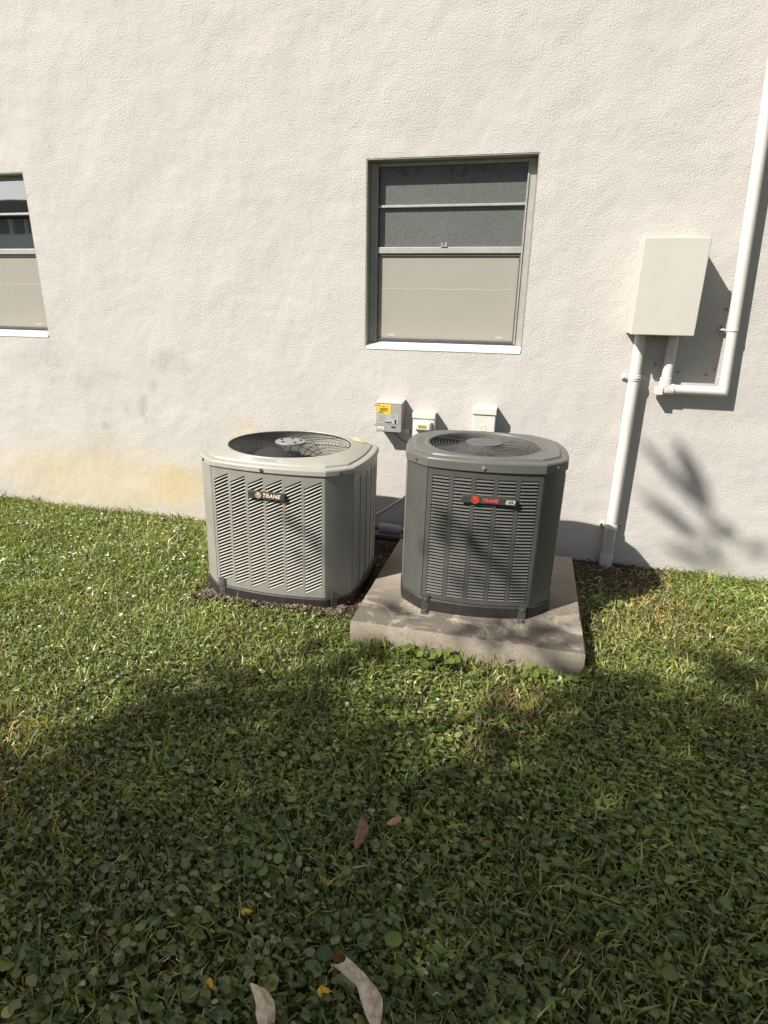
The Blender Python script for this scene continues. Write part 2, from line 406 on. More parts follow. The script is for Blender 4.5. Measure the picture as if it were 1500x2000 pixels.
def ground():
    xs = np.unique(np.concatenate([np.linspace(-80, -7, 16), np.linspace(-7, 4.5, 116), np.linspace(4.5, 80, 16)]))
    ys = np.unique(np.concatenate([np.linspace(-90, -5, 16), np.linspace(-5, .1, 52), np.linspace(.1, 60, 8)]))
    X, Y = np.meshgrid(xs, ys); Z = gz(X, Y)
    m = MB(); m.v = [tuple(p) for p in np.stack([X.ravel(), Y.ravel(), Z.ravel()], 1).tolist()]
    nx = len(xs)
    m.f = [(j*nx+i, j*nx+i+1, (j+1)*nx+i+1, (j+1)*nx+i) for j in range(len(ys)-1) for i in range(nx-1)]
    o = part('ground', m, M_SOIL, None, smooth=180); o['kind'] = 'structure'
ground()

# ------------------------------------------------------------------ house: wall with two windows
house = empty('house', (0, 0, 0))
tag(house, 'cream stucco house side wall with two aluminium windows behind the air conditioners', 'house')
WT = .22
HOLES = [(-4.17, -3.2407), (-.9785, -.0492)]
WZ0, WZ1 = 1.2327, 2.2363
def wall():
    m = MB()
    xs = [-14, HOLES[0][0], HOLES[0][1], HOLES[1][0], HOLES[1][1], 9]; zs = [-.4, WZ0, WZ1, 5.6]
    def hole(i, j): return j == 1 and i in (1, 3)
    for i in range(5):
        for j in range(3):
            if hole(i, j): continue
            x0, x1, z0, z1 = xs[i], xs[i+1], zs[j], zs[j+1]
            m.add([(x0,0,z0),(x1,0,z0),(x1,0,z1),(x0,0,z1)], [(0,1,2,3)])
            m.add([(x0,WT,z0),(x1,WT,z0),(x1,WT,z1),(x0,WT,z1)], [(3,2,1,0)])
    m.add([(-14,0,-.4),(-14,WT,-.4),(-14,WT,5.6),(-14,0,5.6)], [(3,2,1,0)])
    m.add([(9,0,-.4),(9,WT,-.4),(9,WT,5.6),(9,0,5.6)], [(0,1,2,3)])
    m.add([(-14,0,5.6),(9,0,5.6),(9,WT,5.6),(-14,WT,5.6)], [(0,1,2,3)])
    return part('wall', m, M_STUCCO, house)
wall()
def window(x0, x1, pane_mat, clear):
    W = empty('window', (0, 0, 0)); W.parent = house
    fy, py = .066, .088                       # frame face, pane plane
    z0, z1 = WZ0, WZ1; j = .003
    # plastered reveal lining left, right and head
    m = MB()
    m.box(x0-.001, x0+.006, .002, WT, z0, z1); m.box(x1-.006, x1+.001, .002, WT, z0, z1); m.box(x0+.006, x1-.006, .002, WT, z1-.006, z1+.001)
    part('reveal', m, M_REVEAL, W)
    # sloped sill
    m = MB(); m.hexa([(x0+.007,-.004,z0-.006),(x1-.007,-.004,z0-.006),(x1-.007,-.004,z0+.012),(x0+.007,-.004,z0+.012)],
                     [(x0+.007,WT,z0-.006),(x1-.007,WT,z0-.006),(x1-.007,WT,z0+.075),(x0+.007,WT,z0+.075)])
    part('sill', m, M_SILL, W, bevel=.004)
    zs = z0+.045
    # outer frame
    m = MB(); a = .050
    m.box(x0+.007, x0+a, fy, .13, zs-.012, z1-.007); m.box(x1-a, x1-.007, fy, .13, zs-.012, z1-.007)
    m.box(x0+a, x1-a, fy+.002, .13, z1-.026, z1-.007)
    part('frame', m, M_ALU, W, bevel=.003)
    for xx in (x0+a-.004, x1-a-.004):
        m = MB(); m.box(xx, xx+.008, fy-.006, fy+.004, zs, z1-.03); part('frame_bead', m, M_ALU, W)
    # meeting rail, mid bar
    m = MB(); m.box(x0+a+.001, x1-a-.001, fy-.004, .118, 1.763, 1.797)
    r = part('meeting_rail', m, M_ALU, W, bevel=.003)
    m = MB(); m.box(x0+a+.001, x1-a-.001, fy+.004, .115, 2.003, 2.016)
    part('glazing_bar', m, M_ALU, W, bevel=.002)
    if not clear:
        m = MB(); cx = (x0+x1)/2-.02
        m.box(cx-.018, cx+.018, fy-.010, fy+.006, 1.7975, 1.803); m.box(cx-.016, cx-.008, fy-.010, fy+.006, 1.8035, 1.818); m.box(cx+.006, cx+.016, fy-.010, fy+.006, 1.8035, 1.820)
        part('latch', m, M_ALU, W, bevel=.001)
    # panes
    for za, zb in ((1.797, 2.003), (2.016, z1-.026)):
        m = MB(); m.box(x0+a-.002, x1-a+.002, py, py+.006, za-.002, zb+.002)
        part('pane', m, pane_mat, W)
    # lower screen with dark frame
    sy = .078; zb, zt = zs+.004, 1.761
    m = MB(); xa, xb = x0+a+.001, x1-a-.001; t = .011
    m.box(xa, xa+t, sy-.008, sy+.014, zb, zt); m.box(xb-t, xb, sy-.008, sy+.014, zb, zt)
    m.box(xa+t, xb-t, sy-.008, sy+.014, zb, zb+t); m.box(xa+t, xb-t, sy-.008, sy+.014, zt-t, zt)
    part('screen_frame', m, M_ALU_D, W)
    m = MB(); m.box(xa+t-.002, xb-t+.002, sy, sy+.006, zb+t-.002, zt-t+.002)
    part('screen', m, M_SCREEN, W)
    m = MB(); zm = zb+.60*(zt-zb)
    n = 24
    for i in range(n):
        u0 = xa+.02+(xb-xa-.04)*i/n; u1 = xa+.02+(xb-xa-.04)*(i+1)/n - .0005
        dz = .002*math.sin(i*.9)
        m.box(u0, u1, sy-.0008, sy+.001, zm+dz, zm+dz+.005)
    part('blind_seam', m, M_SEAM, W)
    for xx in (xa+.07, xb-.11):
        m = MB(); m.box(xx, xx+.045, sy-.0012, sy+.001, zb+.022, zb+.036); part('blind_clip', m, M_SEAM, W)
window(*HOLES[0], M_PANE_CLEAR, True)
window(*HOLES[1], M_PANE_DUST, False)

# ------------------------------------------------------------------ boxes and conduits on the wall
# large electrical box
t = empty('electrical_box', (.640, 0, 1.584))
tag(t, 'large cream painted electrical box on the wall between window and downpipes', 'electrical box')
def LX(x): return x-.640
def LZ(z): return z-1.584
m = MB(); m.box(LX(.4885+.004), LX(.7916-.004), -.172, -.001, LZ(1.3563+.004), LZ(1.8117-.004)); part('body', m, M_BOX, t, bevel=.003)
m = MB(); m.box(LX(.4885), LX(.7916), -.1906, -.173, LZ(1.3563), LZ(1.8117)); part('cover', m, M_BOX, t, bevel=.004)
m = MB(); m.box(LX(.60), LX(.62), -.155, -.12, LZ(1.3563-.012), LZ(1.3603)); part('latch', m, M_DARKSCREW, t)

# left conduit below the box
t = empty('electrical_conduit', (.566, -.045, 0))
tag(t, 'straight white conduit running from the large electrical box down to the soil', 'conduit')
m = MB(); m.cyl((0,0,.80), (0,0,1), .0305, 1.116, 24); part('pipe', m, M_PVC, t, smooth=50)
m = MB(); m.cyl((0,0,.12), (0,0,1), .0335, .268, 24); part('coupling', m, M_PVC_G, t, smooth=50)
m = MB(); m.tube([(0,0,.232),(0,0,.240),(0,0,.2401),(0,0,.248)], [.0355,.0355,.0355,.0355], 24); part('coupling_ring', m, M_PVC_G, t, smooth=50)
m = MB(); m.tube([(0,0,-.03),(0,0,.084),(0,0,.090)], [.0375,.0375,.035], 24); part('socket', m, M_PVC_G, t, smooth=50)
for z, lab in ((1.128, 0), (.258, 1)):
    m = MB(); m.cyl((0,0,z), (0,0,1), .0345, .030, 24)
    m.cyl((0,0,z), (0,0,1), .0368, .008, 24)
    m.box(-.062, -.033, .030, .044, z-.012, z+.012); m.box(.033, .062, .030, .044, z-.012, z+.012)
    s = part('pipe_strap', m, M_PVC, t, smooth=50, bevel=.0015)
    for sx in (-.052, .052):
        mm = MB(); mm.cyl((sx, .026, z), (0,1,0), .006, .008, 10); part('screw', mm, M_DARKSCREW if lab else M_PVC, s)

# right conduit
t = empty('bent_conduit', (1.016, -.05, 1.075))
tag(t, 'white bent conduit rising past the right side of the electrical box', 'conduit')
X0 = 1.016
up = lambda z: ((-.048)*(z-1.075), 0.0, z-1.075)
m = MB(); m.tube([(.727-X0, 0, 1.3555-1.075), (.727-X0, 0, 1.12-1.075)], .0265, 22); part('nipple', m, M_PVC, t, smooth=50)
m = MB(); m.tube([(.727-X0-.002, 0, .062), (.727-X0-.002, 0, 0.0), (.727-X0+.045, 0, 0.0)], .030, 20)
m.box(.727-X0-.050, .727-X0-.012, -.034, .028, -.030, .012)
part('elbow_body', m, M_PVC, t, smooth=40, bevel=.003)
m = MB(); m.tube([(.727-X0+.04, 0, 0), (-.012, 0, 0), (0, 0, 0), (0, 0, .012), up(1.39)], .0255, 22); part('lower_pipe', m, M_PVC, t, smooth=50)
m = MB(); m.tube([up(1.385), up(5.5)], .0280, 22); part('pipe', m, M_PVC, t, smooth=50)
m = MB(); m.tube([up(1.383), up(1.391)], .0292, 22); part('joint_ring', m, M_PVC, t, smooth=50)
m = MB(); m.box(up(1.39)[0]-.058, up(1.39)[0]-.029, .02, .049, .309, .318); part('strap', m, M_PVC, t, bevel=.001)
# old fixing screws left in the wall beside the conduit
for x, z, lab in ((.965, 1.49, 'topmost dark screw in the shaded wall left of the bent conduit'), (.958, 1.405, 'dark screw in the wall beside the joint of the bent conduit'),
                  (.668, 1.20, 'dark screw in the wall left of the short pipe under the electrical box'), (.79, 1.165, 'dark screw in the wall right of the short pipe under the electrical box'),
                  (.93, 1.155, 'dark screw just above the right end of the horizontal conduit'), (.965, 1.185, 'dark screw in the inner corner of the bent conduit')):
    m = MB(); m.cyl((0, 0, 0), (0, 1, 0), .0048, .014, 8)
    o = part('wall_screw', m, M_DARKSCREW, None); o.location = (x, -.004, z)
    tag(o, lab, 'screw', 'old screws in the wall by the electrical box')

# grey control box with yellow label
t = empty('control_box', (-.795, 0, .841))
tag(t, 'small grey control box with yellow warning label on the wall above the taupe unit', 'control box')
m = MB(); m.box(-.076, .078, -.088, -.001, -.092, .090); part('body', m, M_METER, t, bevel=.004)
m = MB(); m.box(-.081, .078, -.102, -.0885, -.093, .078); cov = part('cover', m, M_METER, t, bevel=.004)
m = MB(); m.hexa([(-.082,-.104,.079),(.080,-.104,.079),(.080,-.104,.088),(-.082,-.104,.088)], [(-.082,-.001,.0905),(.080,-.001,.0905),(.080,-.001,.098),(-.082,-.001,.098)])
part('rain_hood', m, M_BOX, t, bevel=.002)
def flat(name, x0, x1, z0, z1, y, mat, par, th=.0012):
    mm = MB(); mm.box(x0, x1, y-th, y, z0, z1); return part(name, mm, mat, par)
yl = flat('yellow_label', -.073, .010, .017, .075, -.1021, M_YELLOW, cov)
gl = flat('rating_label', -.073, .058, -.042, .016, -.1021, M_LABEL, cov)
# printed lines on the labels
def lines(par, rows, y, mat, name='label_print'):
    mm = MB()
    for (x0, x1, z, h) in rows: mm.box(x0, x1, y-.0006, y, z, z+h)
    o_ = part(name, mm, mat, par); o_['kind'] = 'stuff'; return o_
rr = [(-.067, -.060, .062, .009), (-.042, -.026, .060, .004)]
for i in range(4): rr.append((-.060+.004*(i % 2), -.004-.005*((i*7) % 3), .050-.0055*i, .0028))
rr += [(-.067, -.038, .027, .003), (-.067, -.030, .021, .003)]
lines(cov, rr, -.1034, M_BLACK)
rr = []
for i in range(7): rr.append((-.068, -.020-.008*((i*5) % 3), .008-.0065*i, .003))
for i in range(3): rr.append((.012, .045, .010-.006*i, .0028))
lines(cov, rr, -.1034, M_METER)
lines(cov, [(-.022, .018, -.036, .006)], -.1040, M_BLACK)
mm = MB(); mm.box(.036, .043, -.1075, -.1022, -.038, -.014); part('toggle_switch', mm, M_BLACK, cov, bevel=.001)
mm = MB(); mm.box(.016, .040, -.1045, -.1022, -.064, -.056); part('slot', mm, M_BLACK, cov)
flat('barcode_label', -.073, -.030, -.080, -.062, -.1021, M_PAPER, cov)
lines(cov, [(-.069+i*.0035, -.0675+i*.0035, -.077, .008) for i in range(10)], -.1034, M_METER)
for z in (.066, -.055):
    mm = MB(); mm.box(-.094, -.0815, -.098, -.088, z-.006, z+.006); part('hinge_lug', mm, M_METER, t, bevel=.0015)
mm = MB(); mm.box(-.04, .05, -.075, -.02, -.101, -.0925); part('gland_plate', mm, M_BLACK, t)
mm = MB(); mm.cyl((.094, -.045, -.094), (1,0,0), .013, .034, 14); part('conduit_nipple', mm, M_WHITE, t, smooth=40)

# white disconnect with a knob housing
t = empty('disconnect_box', (-.587, 0, .76))
tag(t, 'white disconnect box with small yellow-green label next to the grey control box', 'disconnect box')
m = MB(); m.box(-.068, .066, -.066, -.001, -.14, .098); part('body', m, M_WHITE, t, bevel=.004)
m = MB(); m.box(-.071, .069, -.074, -.0665, .078, .112); m.box(-.071, .069, -.0665, -.001, .0985, .112); part('lid', m, M_WHITE, t, bevel=.003)
m = MB(); m.hexa([(-.046,-.108,.014),(.046,-.108,.014),(.046,-.108,.056),(-.046,-.108,.056)], [(-.052,-.067,.006),(.052,-.067,.006),(.052,-.067,.064),(-.052,-.067,.064)])
kn = part('switch_housing', m, M_WHITE, t, bevel=.006)
flat('switch_label', -.026, .024, .026, .046, -.1081, M_LIME, kn)
lines(kn, [(-.022, -.016, .029, .013), (-.010, .000, .034, .006), (.004, .018, .030, .004)], -.1094, M_BLACK)

# second disconnect, plain
t = empty('pull_out_disconnect', (-.228, 0, .76))
tag(t, 'plain white pull-out disconnect box with an embossed square behind the charcoal unit', 'disconnect box')
m = MB(); m.box(-.066, .066, -.074, -.001, -.14, .150); part('body', m, M_WHITE, t, bevel=.003)
m = MB(); m.box(-.064, .064, -.080, -.0745, -.135, .120); cv = part('cover', m, M_WHITE, t, bevel=.002)
m = MB(); m.box(-.070, .070, -.087, -.0745, .124, .165); m.box(-.070, .070, -.0745, -.001, .1505, .165); part('lid', m, M_WHITE, t, bevel=.003)
m = MB()
for (a, b, c_, d) in ((-.014, .014, .056, .0585), (-.014, .014, .028, .0305), (-.014, -.0115, .0305, .056), (.0115, .014, .0305, .056), (-.003, .003, .036, .050)):
    m.box(a, b, -.0818, -.0801, c_, d)
part('embossed_square', m, M_PAPER, cv)

# wires and hoses between the units
def hose(name, pts, r, mat, label, cat, n=10):
    ps = [Vector(p) for p in pts]; out = []
    for i in range(len(ps)-1):
        p0 = ps[max(0, i-1)]; p1 = ps[i]; p2 = ps[i+1]; p3 = ps[min(len(ps)-1, i+2)]
        for j in range(6):
            u = j/6; out.append(.5*((2*p1)+(p2-p0)*u+(2*p0-5*p1+4*p2-p3)*u*u+(3*p1-p0-3*p2+p3)*u**3))
    out.append(ps[-1])
    m = MB(); m.tube(out, r, n); o = part(name, m, mat, None, smooth=60)
    if label: tag(o, label, cat)
    return o
hose('electrical_whip', [(-.98, -.34, .30), (-.90, -.29, .245), (-.825, -.25, .262), (-.72, -.24, .335), (-.635, -.24, .41), (-.59, -.15, .55), (-.585, -.05, .63)], .0095, M_WHIP,
     'thin grey electrical whip looping up the wall between the two air conditioners', 'cable')
hose('control_wire', [(-.77, -.045, .735), (-.74, -.035, .70), (-.69, -.02, .672), (-.63, -.012, .655), (-.56, -.012, .60)], .0026, M_BLACK,
     'thin black wire hanging under the grey control box', 'wire', 6)
t = empty('refrigerant_line', (-.76, -.13, .105))
tag(t, 'dark insulated refrigerant line lying on the ground between the two air conditioners', 'pipe')
m = MB(); m.tube([(-.075, -.02, .030), (-.055, -.015, .030), (.05, .005, .018), (.065, .008, .016)], [.030, .036, .034, .026], 16); part('insulation_sleeve', m, M_RUBBER, t, smooth=60)
m = MB(); m.tube([(-.24, -.09, .012), (-.16, -.05, .022), (-.07, -.018, .030), (.06, .008, .016), (.16, -.01, .01), (.36, -.10, .05)], .011, 10); part('copper_pipe', m, M_COPPER, t, smooth=60)
m = MB(); m.tube([(-.24, -.06, -.02), (-.10, -.045, -.022), (.05, -.035, -.026), (.18, -.045, -.018), (.38, -.12, .04)], .016, 12); part('suction_pipe', m, M_BLACK, t, smooth=60)
m = MB(); m.cyl((-.10, -.035, .045), (.4,.2,1), .009, .03, 8); part('valve_stem', m, M_SCREW, t)
m = MB(); m.cyl((.085, .01, .022), (1,0,0), .012, .02, 8); part('pipe_nut', m, M_SCREW, t)

# ------------------------------------------------------------------ concrete slab
def slab():
    px, py, a = -.6783, -1.2960, -.0049; W_, L_, H_ = 1.0205, 1.0454, .1214
    m = MB(); n = 24
    rg = random.Random(5)
    def edge(u, v):
        j = .0012
        return (px+u*math.cos(a)-v*math.sin(a)+rg.uniform(-j, j), py+u*math.sin(a)+v*math.cos(a)+rg.uniform(-j, j))
    per = [edge(W_*i/n, 0) for i in range(n)] + [edge(W_, L_*i/n) for i in range(n)] + [edge(W_*(n-i)/n, L_) for i in range(n)] + [edge(0, L_*(n-i)/n) for i in range(n)]
    cx, cy = px+W_/2, py+L_/2
    def lp(s, z, jz=0): return [(cx+(x-cx)*s, cy+(y-cy)*s, z+rg.uniform(-jz, jz)) for x, y in per]
    m.loops([lp(1.004, -.06), lp(1.002, .03), lp(1.0, H_-.008, .001), lp(.994, H_-.0015, .0006), lp(.985, H_, .0)], close_last=True)
    o = part('concrete_slab', m, M_CONC, None, smooth=40)
    tag(o, 'square weathered concrete slab with dark stains under the charcoal air conditioner', 'slab')
slab()
def buried():
    m = MB(); rg = random.Random(3); per = []
    for i in range(60):
        t_ = 2*PI*i/60; c, s = math.cos(t_), math.sin(t_)
        k_ = 1/max(abs(c)/.392, abs(s)/.362); k_ *= rg.uniform(.97, 1.02)
        per.append((-1.18+c*k_, -.73+s*k_))
    m.loops([[(x, y, -.03) for x, y in per], [(x, y, .014+rg.uniform(-.006, .006)) for x, y in per], [(-1.18+(x+1.18)*.96, -.73+(y+.73)*.96, .026) for x, y in per]], close_last=True)
    o = part('sunken_slab', m, M_DIRTC, None)
    tag(o, 'thin broken concrete slab sunk in the soil under the taupe air conditioner', 'slab')
buried()

# ------------------------------------------------------------------ air conditioners
def ac_unit(name, label, P):
    W_, L_, ch, chy = P['w'], P['l'], P['ch'], P['chy']
    z0, zb, zt, zr, rr = 0.0, P['zb']-P['z0'], P['zt']-P['z0'], P['zr']-P['z0'], P['r']
    t = empty(name, (P['cx'], P['cy'], P['z0']), (P['tx'], P['ty'], P['a']))
    tag(t, label, 'air conditioner', 'air conditioners by the wall')
    cab, slat_m, cap_m = P['mats']
    BF, BS = .032, .022
    hx, hy = W_/2, L_/2; fx, fy = hx-ch, hy-chy
    # plan outline, counter-clockwise from front-left seam
    def outline(off=0.0, nrm=10):
        pts = []
        def arc(p0, p1, b, n):
            p0 = Vector(p0); p1 = Vector(p1); d = (p1-p0); nn = Vector((d.y, -d.x)).normalized()
            for i in range(n):
                u = i/n; pts.append(p0+d*u+nn*b*(1-(2*u-1)**2))
        arc((-fx, -hy), (fx, -hy), BF, 20); arc((fx, -hy), (hx, -fy), .004, 6); arc((hx, -fy), (hx, fy), BS, 20); arc((hx, fy), (fx, hy), .004, 6)
        arc((fx, hy), (-fx, hy), BF, 20); arc((-fx, hy), (-hx, fy), .004, 6); arc((-hx, fy), (-hx, -fy), BS, 20); arc((-hx, -fy), (-fx, -hy), .004, 6)
        n = len(pts); out = []
        for i in range(n):
            a = pts[i-1]; b = pts[(i+1) % n]; d = (b-a).normalized(); nn = Vector((d.y, -d.x))
            out.append(pts[i]+nn*off)
        return out
    NP = len(outline())
    def lp(off, z): return [(p.x, p.y, z) for p in outline(off)]
    hc = Vector((P.get('hx', 0), 0))
    angs = [math.atan2((p-hc).y, (p-hc).x) for p in outline()]
    def circ(r, z): return [(hc.x+r*math.cos(a), hc.y+r*math.sin(a), z) for a in angs]
    # base pan
    m = MB(); m.loops([lp(.004, z0-.012), lp(.006, z0+.004), lp(.006, zb-.006), lp(.000, zb-.0005)], close_first=True, close_last=True)
    part('base_pan', m, M_BASE, t, smooth=30)
    # dark inner coil
    m = MB(); m.loops([lp(-.030, zb), lp(-.030, zt+.01)]); m.loops([lp(-.031, zt+.01), lp(-.031, zb)])
    m.loops([lp(-.05, zb+.02)], close_last=True)
    part('coil', m, M_COIL, t, smooth=40)
    # cap
    def midl(off, z, f):
        o_ = outline(off); c_ = circ(rr+.012, z)
        return [(p.x*(1-f)+c[0]*f, p.y*(1-f)+c[1]*f, z) for p, c in zip(o_, c_)]
    zc = zt; K = P['sk']
    m = MB()
    m.loops([lp(-.002, zc+.001), lp(.0075, zc+.0012), lp(.006, zc+K-.009), lp(.003, zc+K-.003), lp(-.004, zc+K), lp(-.026, zc+K+.001),
             lp(-.030, zc+K+.002), lp(-.034, zc+K+.009), lp(-.038, zc+K+.0105), midl(-.038, zr-.004, .8), circ(rr+.010, zr), circ(rr+.003, zr+.001), circ(rr, zr-.004), circ(rr-.002, zr-.05), circ(rr-.006, zr-.14), circ(rr-.003, zr-.14)])
    cap = part('top_cap', m, cap_m, t, smooth=19)
    # cap screws
    def front_y(u): return -hy-BF*(1-(u/fx)**2)
    for (u, yy, ax) in ((-.01, front_y(0)-.008, (0,1,0)), ):
        mm = MB(); mm.cyl((u, yy-.001, zc+K*.4), ax, .0085, .005, 16); mm.cyl((u, yy-.004, zc+K*.4), ax, .0045, .004, 8)
        part('cap_screw', mm, M_SCREW if P['style'] == 'B' else M_DARKSCREW, t)
    for sx in (-1, 1):
        nx = Vector((sx*(hx-fx), -(hy-fy))).normalized(); nx = Vector((sx*chy, -ch)).normalized()
        mid = Vector((sx*(hx+fx)/2, -(hy+fy)/2))+nx*.012
        mm = MB(); mm.cyl((mid.x, mid.y, zc+K*.42), (nx.x, nx.y, 0), .008, .006, 14); mm.cyl((mid.x+nx.x*.003, mid.y+nx.y*.003, zc+K*.42), (nx.x, nx.y, 0), .004, .005, 8)
        part('cap_screw', mm, M_DARKSCREW, t)
    # corner posts
    for (p0, p1) in (((fx, -hy), (hx, -fy)), ((hx, fy), (fx, hy)), ((-fx, hy), (-hx, fy)), ((-hx, -fy), (-fx, -hy))):
        a = Vector(p0); b = Vector(p1); d = b-a; nn = Vector((d.y, -d.x)).normalized(); dn = d.normalized()
        a2 = a+dn*.0015; b2 = b-dn*.0015
        out = [a2-nn*.014] + [a2+(b2-a2)*(i/7)+nn*.0035*(1-(2*i/7-1)**2) for i in range(8)] + [b2-nn*.014]
        inn = [p-nn*.004 for p in out]
        m = MB(); n = len(out)
        lo = [(p.x, p.y, zb+.001) for p in out]; hi = [(p.x, p.y, zt) for p in out]
        lo2 = [(p.x, p.y, zb+.001) for p in reversed(inn[1:-1])]; hi2 = [(p.x, p.y, zt) for p in reversed(inn[1:-1])]
        m.loops([lo+lo2, hi+hi2])
        part('corner_post', m, cab, t, smooth=20)
    # louvre panels
    def panel(face, detailed):
        half = fx if face in (0, 2) else fy; ext = hy if face in (0, 2) else hx; B = BF if face in (0, 2) else BS
        ang = face*PI/2; ca, sa = math.cos(ang), math.sin(ang)
        def pos(u, z, dep):
            y = -ext-B*(1-(u/half)**2)+dep
            return (u*ca-y*sa, u*sa+y*ca, z)
        def slope(u): return math.atan(2*B*u/half**2)
        g = .0022; u0, u1 = -half+g, half-g; za, zz = zb+.003, zt-.003
        nc = P['cols'] if face in (0, 2) else P['cols_side']
        mar = P['mar']; gap = P['gap']; cw = (u1-u0-2*mar-(nc-1)*gap)/nc
        rise = P['rise']; top_m, bot_m = P['top_m'], P['bot_m']
        m = MB(); th = .007; cols = []
        def cell(ua, ub, zla, zlb, zra, zrb):
            m.hexa([pos(ua, zla, 0), pos(ub, zra, 0), pos(ub, zrb, 0), pos(ua, zlb, 0)], [pos(ua, zla, th), pos(ub, zra, th), pos(ub, zrb, th), pos(ua, zlb, th)])
        u = u0
        cell(u0, u0+mar, za, zz, za, zz)
        for c in range(nc):
            a = u0+mar+c*(cw+gap); b = a+cw
            tl = zz-top_m-rise; tr = zz-top_m; bl = za+bot_m; br = za+bot_m+rise
            cell(a, b, za, bl, za, br); cell(a, b, tl, zz, tr, zz)
            cols.append((a, b, bl, tl))
            if c < nc-1: cell(b, b+gap, za, zz, za, zz)
        cell(u1-mar, u1, za, zz, za, zz)
        pn = part('louver_panel' if face == 0 else 'side_panel', m, cab, t, smooth=20)
        # slats
        ns = P['rows']; sm = MB()
        cwm = cw*.5-.0004
        def slat_geo(o, mat_):
            # awning strip: inner edge high, outer edge low, right end pushed in a little
            d_r = P['recess']; hI, hO = P['sl_in'], P['sl_out']
            A = [(-cwm, -.003, -rise/2-hO), (cwm, -.003+d_r, rise/2-hO), (cwm, .0065+d_r, rise/2+hI), (-cwm, .0065, -rise/2+hI)]
            Bq = [(x, y+.0004, z-.0016) for x, y, z in A]
            o.hexa([mat_ @ Vector(p) for p in Bq], [mat_ @ Vector(p) for p in A])
        if detailed:
            one = MB(); slat_geo(one, Matrix.Identity(4)); me = one.mesh('louver_slat', slat_m)
        for (a, b, bl, tl) in cols:
            pitch_ = (tl-bl)/ns; uc = (a+b)/2
            for r in range(ns):
                zc_ = bl+(r+.5)*pitch_+rise/2
                p = pos(uc, zc_, .001)
                if detailed:
                    o = bpy.data.objects.new('louver_slat', me); COL.objects.link(o); o.parent = t
                    o.location = p; o.rotation_euler = (0, 0, ang+slope(uc))
                else:
                    slat_geo(sm, Matrix.Translation(p) @ Matrix.Rotation(ang+slope(uc), 4, 'Z'))
        if not detailed:
            o = part('side_louvers', sm, slat_m, t); o['kind'] = 'stuff'
    for f in range(4): panel(f, f == 0)
    # fan guard
    gd = MB(); gz_ = zr-.004
    guard = part('fan_guard', MB().ring(rr-.002, gz_, .0028, 96, 6, (hc.x, hc.y)), P['wire'], t, smooth=60)
    r0 = P['disc']; nr = P['rings']
    def dome(r): return gz_+P['dome']*(1-(r/rr)**2)
    for i in range(nr):
        r = r0+(rr-r0)*(i+.6)/nr
        part('wire_ring', MB().ring(r, dome(r), P['wr'], 80, 4, (hc.x, hc.y)), P['wire'], guard, smooth=90)
    for kx in range(P['spokes']):
        a = P['sp0']+2*PI*kx/P['spokes']
        pts = [(hc.x+r*math.cos(a), hc.y+r*math.sin(a), dome(r)-.003) for r in np.linspace(r0*.8, rr+.012, 7)]
        part('spoke', MB().tube(pts, P['wr']*1.35, 5), P['wire'], guard, smooth=90)
    zd = dome(r0)+.002
    m = MB(); n = 40
    prof = [(r0*1.0, zd-.004), (r0*1.0, zd+.002), (r0*.97, zd+.0045), (r0*.5, zd+.006), (.001, zd+.0065)]
    m.loops([[(hc.x+r*math.cos(2*PI*i/n), hc.y+r*math.sin(2*PI*i/n), z) for i in range(n)] for r, z in prof], close_first=True, close_last=True)
    disc = part('motor_plate', m, P['disc_m'], guard, smooth=30)
    if P['style'] == 'A':
        for i in range(5):
            a = .5+2*PI*i/5; q = (hc.x+r0*.66*math.cos(a), hc.y+r0*.66*math.sin(a), zd+.0065)
            part('plate_screw', MB().cyl(q, (0,0,1), .0075, .006, 10), M_BLACK, t)
    # fan
    fan = part('fan', MB().cyl((hc.x, hc.y, zr-.10), (0,0,1), .055, .09, 20), M_BLADE, t, smooth=40)
    for b in range(3):
        a0 = P['fa']+2*PI*b/3; m = MB(); nu, nv = 6, 6; vs = []; fs = []
        for i in range(nu+1):
            r = .05+(rr-.025-.05)*i/nu
            for j in range(nv+1):
                aa = a0+(j/nv-.5)*(1.05)+.28*(i/nu); z = zr-.105+.075*(.5-j/nv)*(1-.35*i/nu)+.012*math.sin(PI*j/nv)
                vs.append((hc.x+r*math.cos(aa), hc.y+r*math.sin(aa), z))
        for i in range(nu):
            for j in range(nv):
                q = i*(nv+1)+j; fs.append((q, q+1, q+nv+2, q+nv+1))
        m.add(vs, fs); part('blade', m, M_BLADE, fan, smooth=60)
    # motor body
    part('motor', MB().cyl((hc.x, hc.y, zr-.21), (0,0,1), .07, .13, 20), M_BLACK, t, smooth=40)
    # badge
    bw, bh, bu, bz = P['bw'], P['bh'], P['bu'], P['bz']-P['z0']
    by = front_y(bu)-.0035
    m = MB(); n = 12; per = []
    rnd = bh*.42
    for i in range(n+1): a = -PI/2+PI*i/n; per.append((bw/2-rnd*.75+rnd*.75*math.cos(a), bh/2*math.sin(a) if abs(math.sin(a)) > .99 else bh/2*math.copysign(abs(math.sin(a))**.6, math.sin(a))))
    for i in range(n+1): a = PI/2+PI*i/n; per.append((-bw/2+rnd*.75+rnd*.75*math.cos(a), bh/2*math.copysign(abs(math.sin(a))**.6, math.sin(a)) if abs(math.sin(a)) > 1e-6 else 0))
    per = [(x, z-.004*(1-abs(2*x/bw))*0) for x, z in per]
    def bl(s, y): return [(bu+x-(0 if s == 1 else math.copysign(.003, x)), y, bz+z*s) for x, z in per]
    m.loops([bl(1, by+.006), bl(1, by-.004), bl(.86, by-.0075)], close_last=True)
    bd = part('badge', m, M_BADGE, t, smooth=35)
    fy_ = by-.0077
    ex = bu+P['emb_x']; er = P['emb_r']
    em, el, tx = P['emb_m']
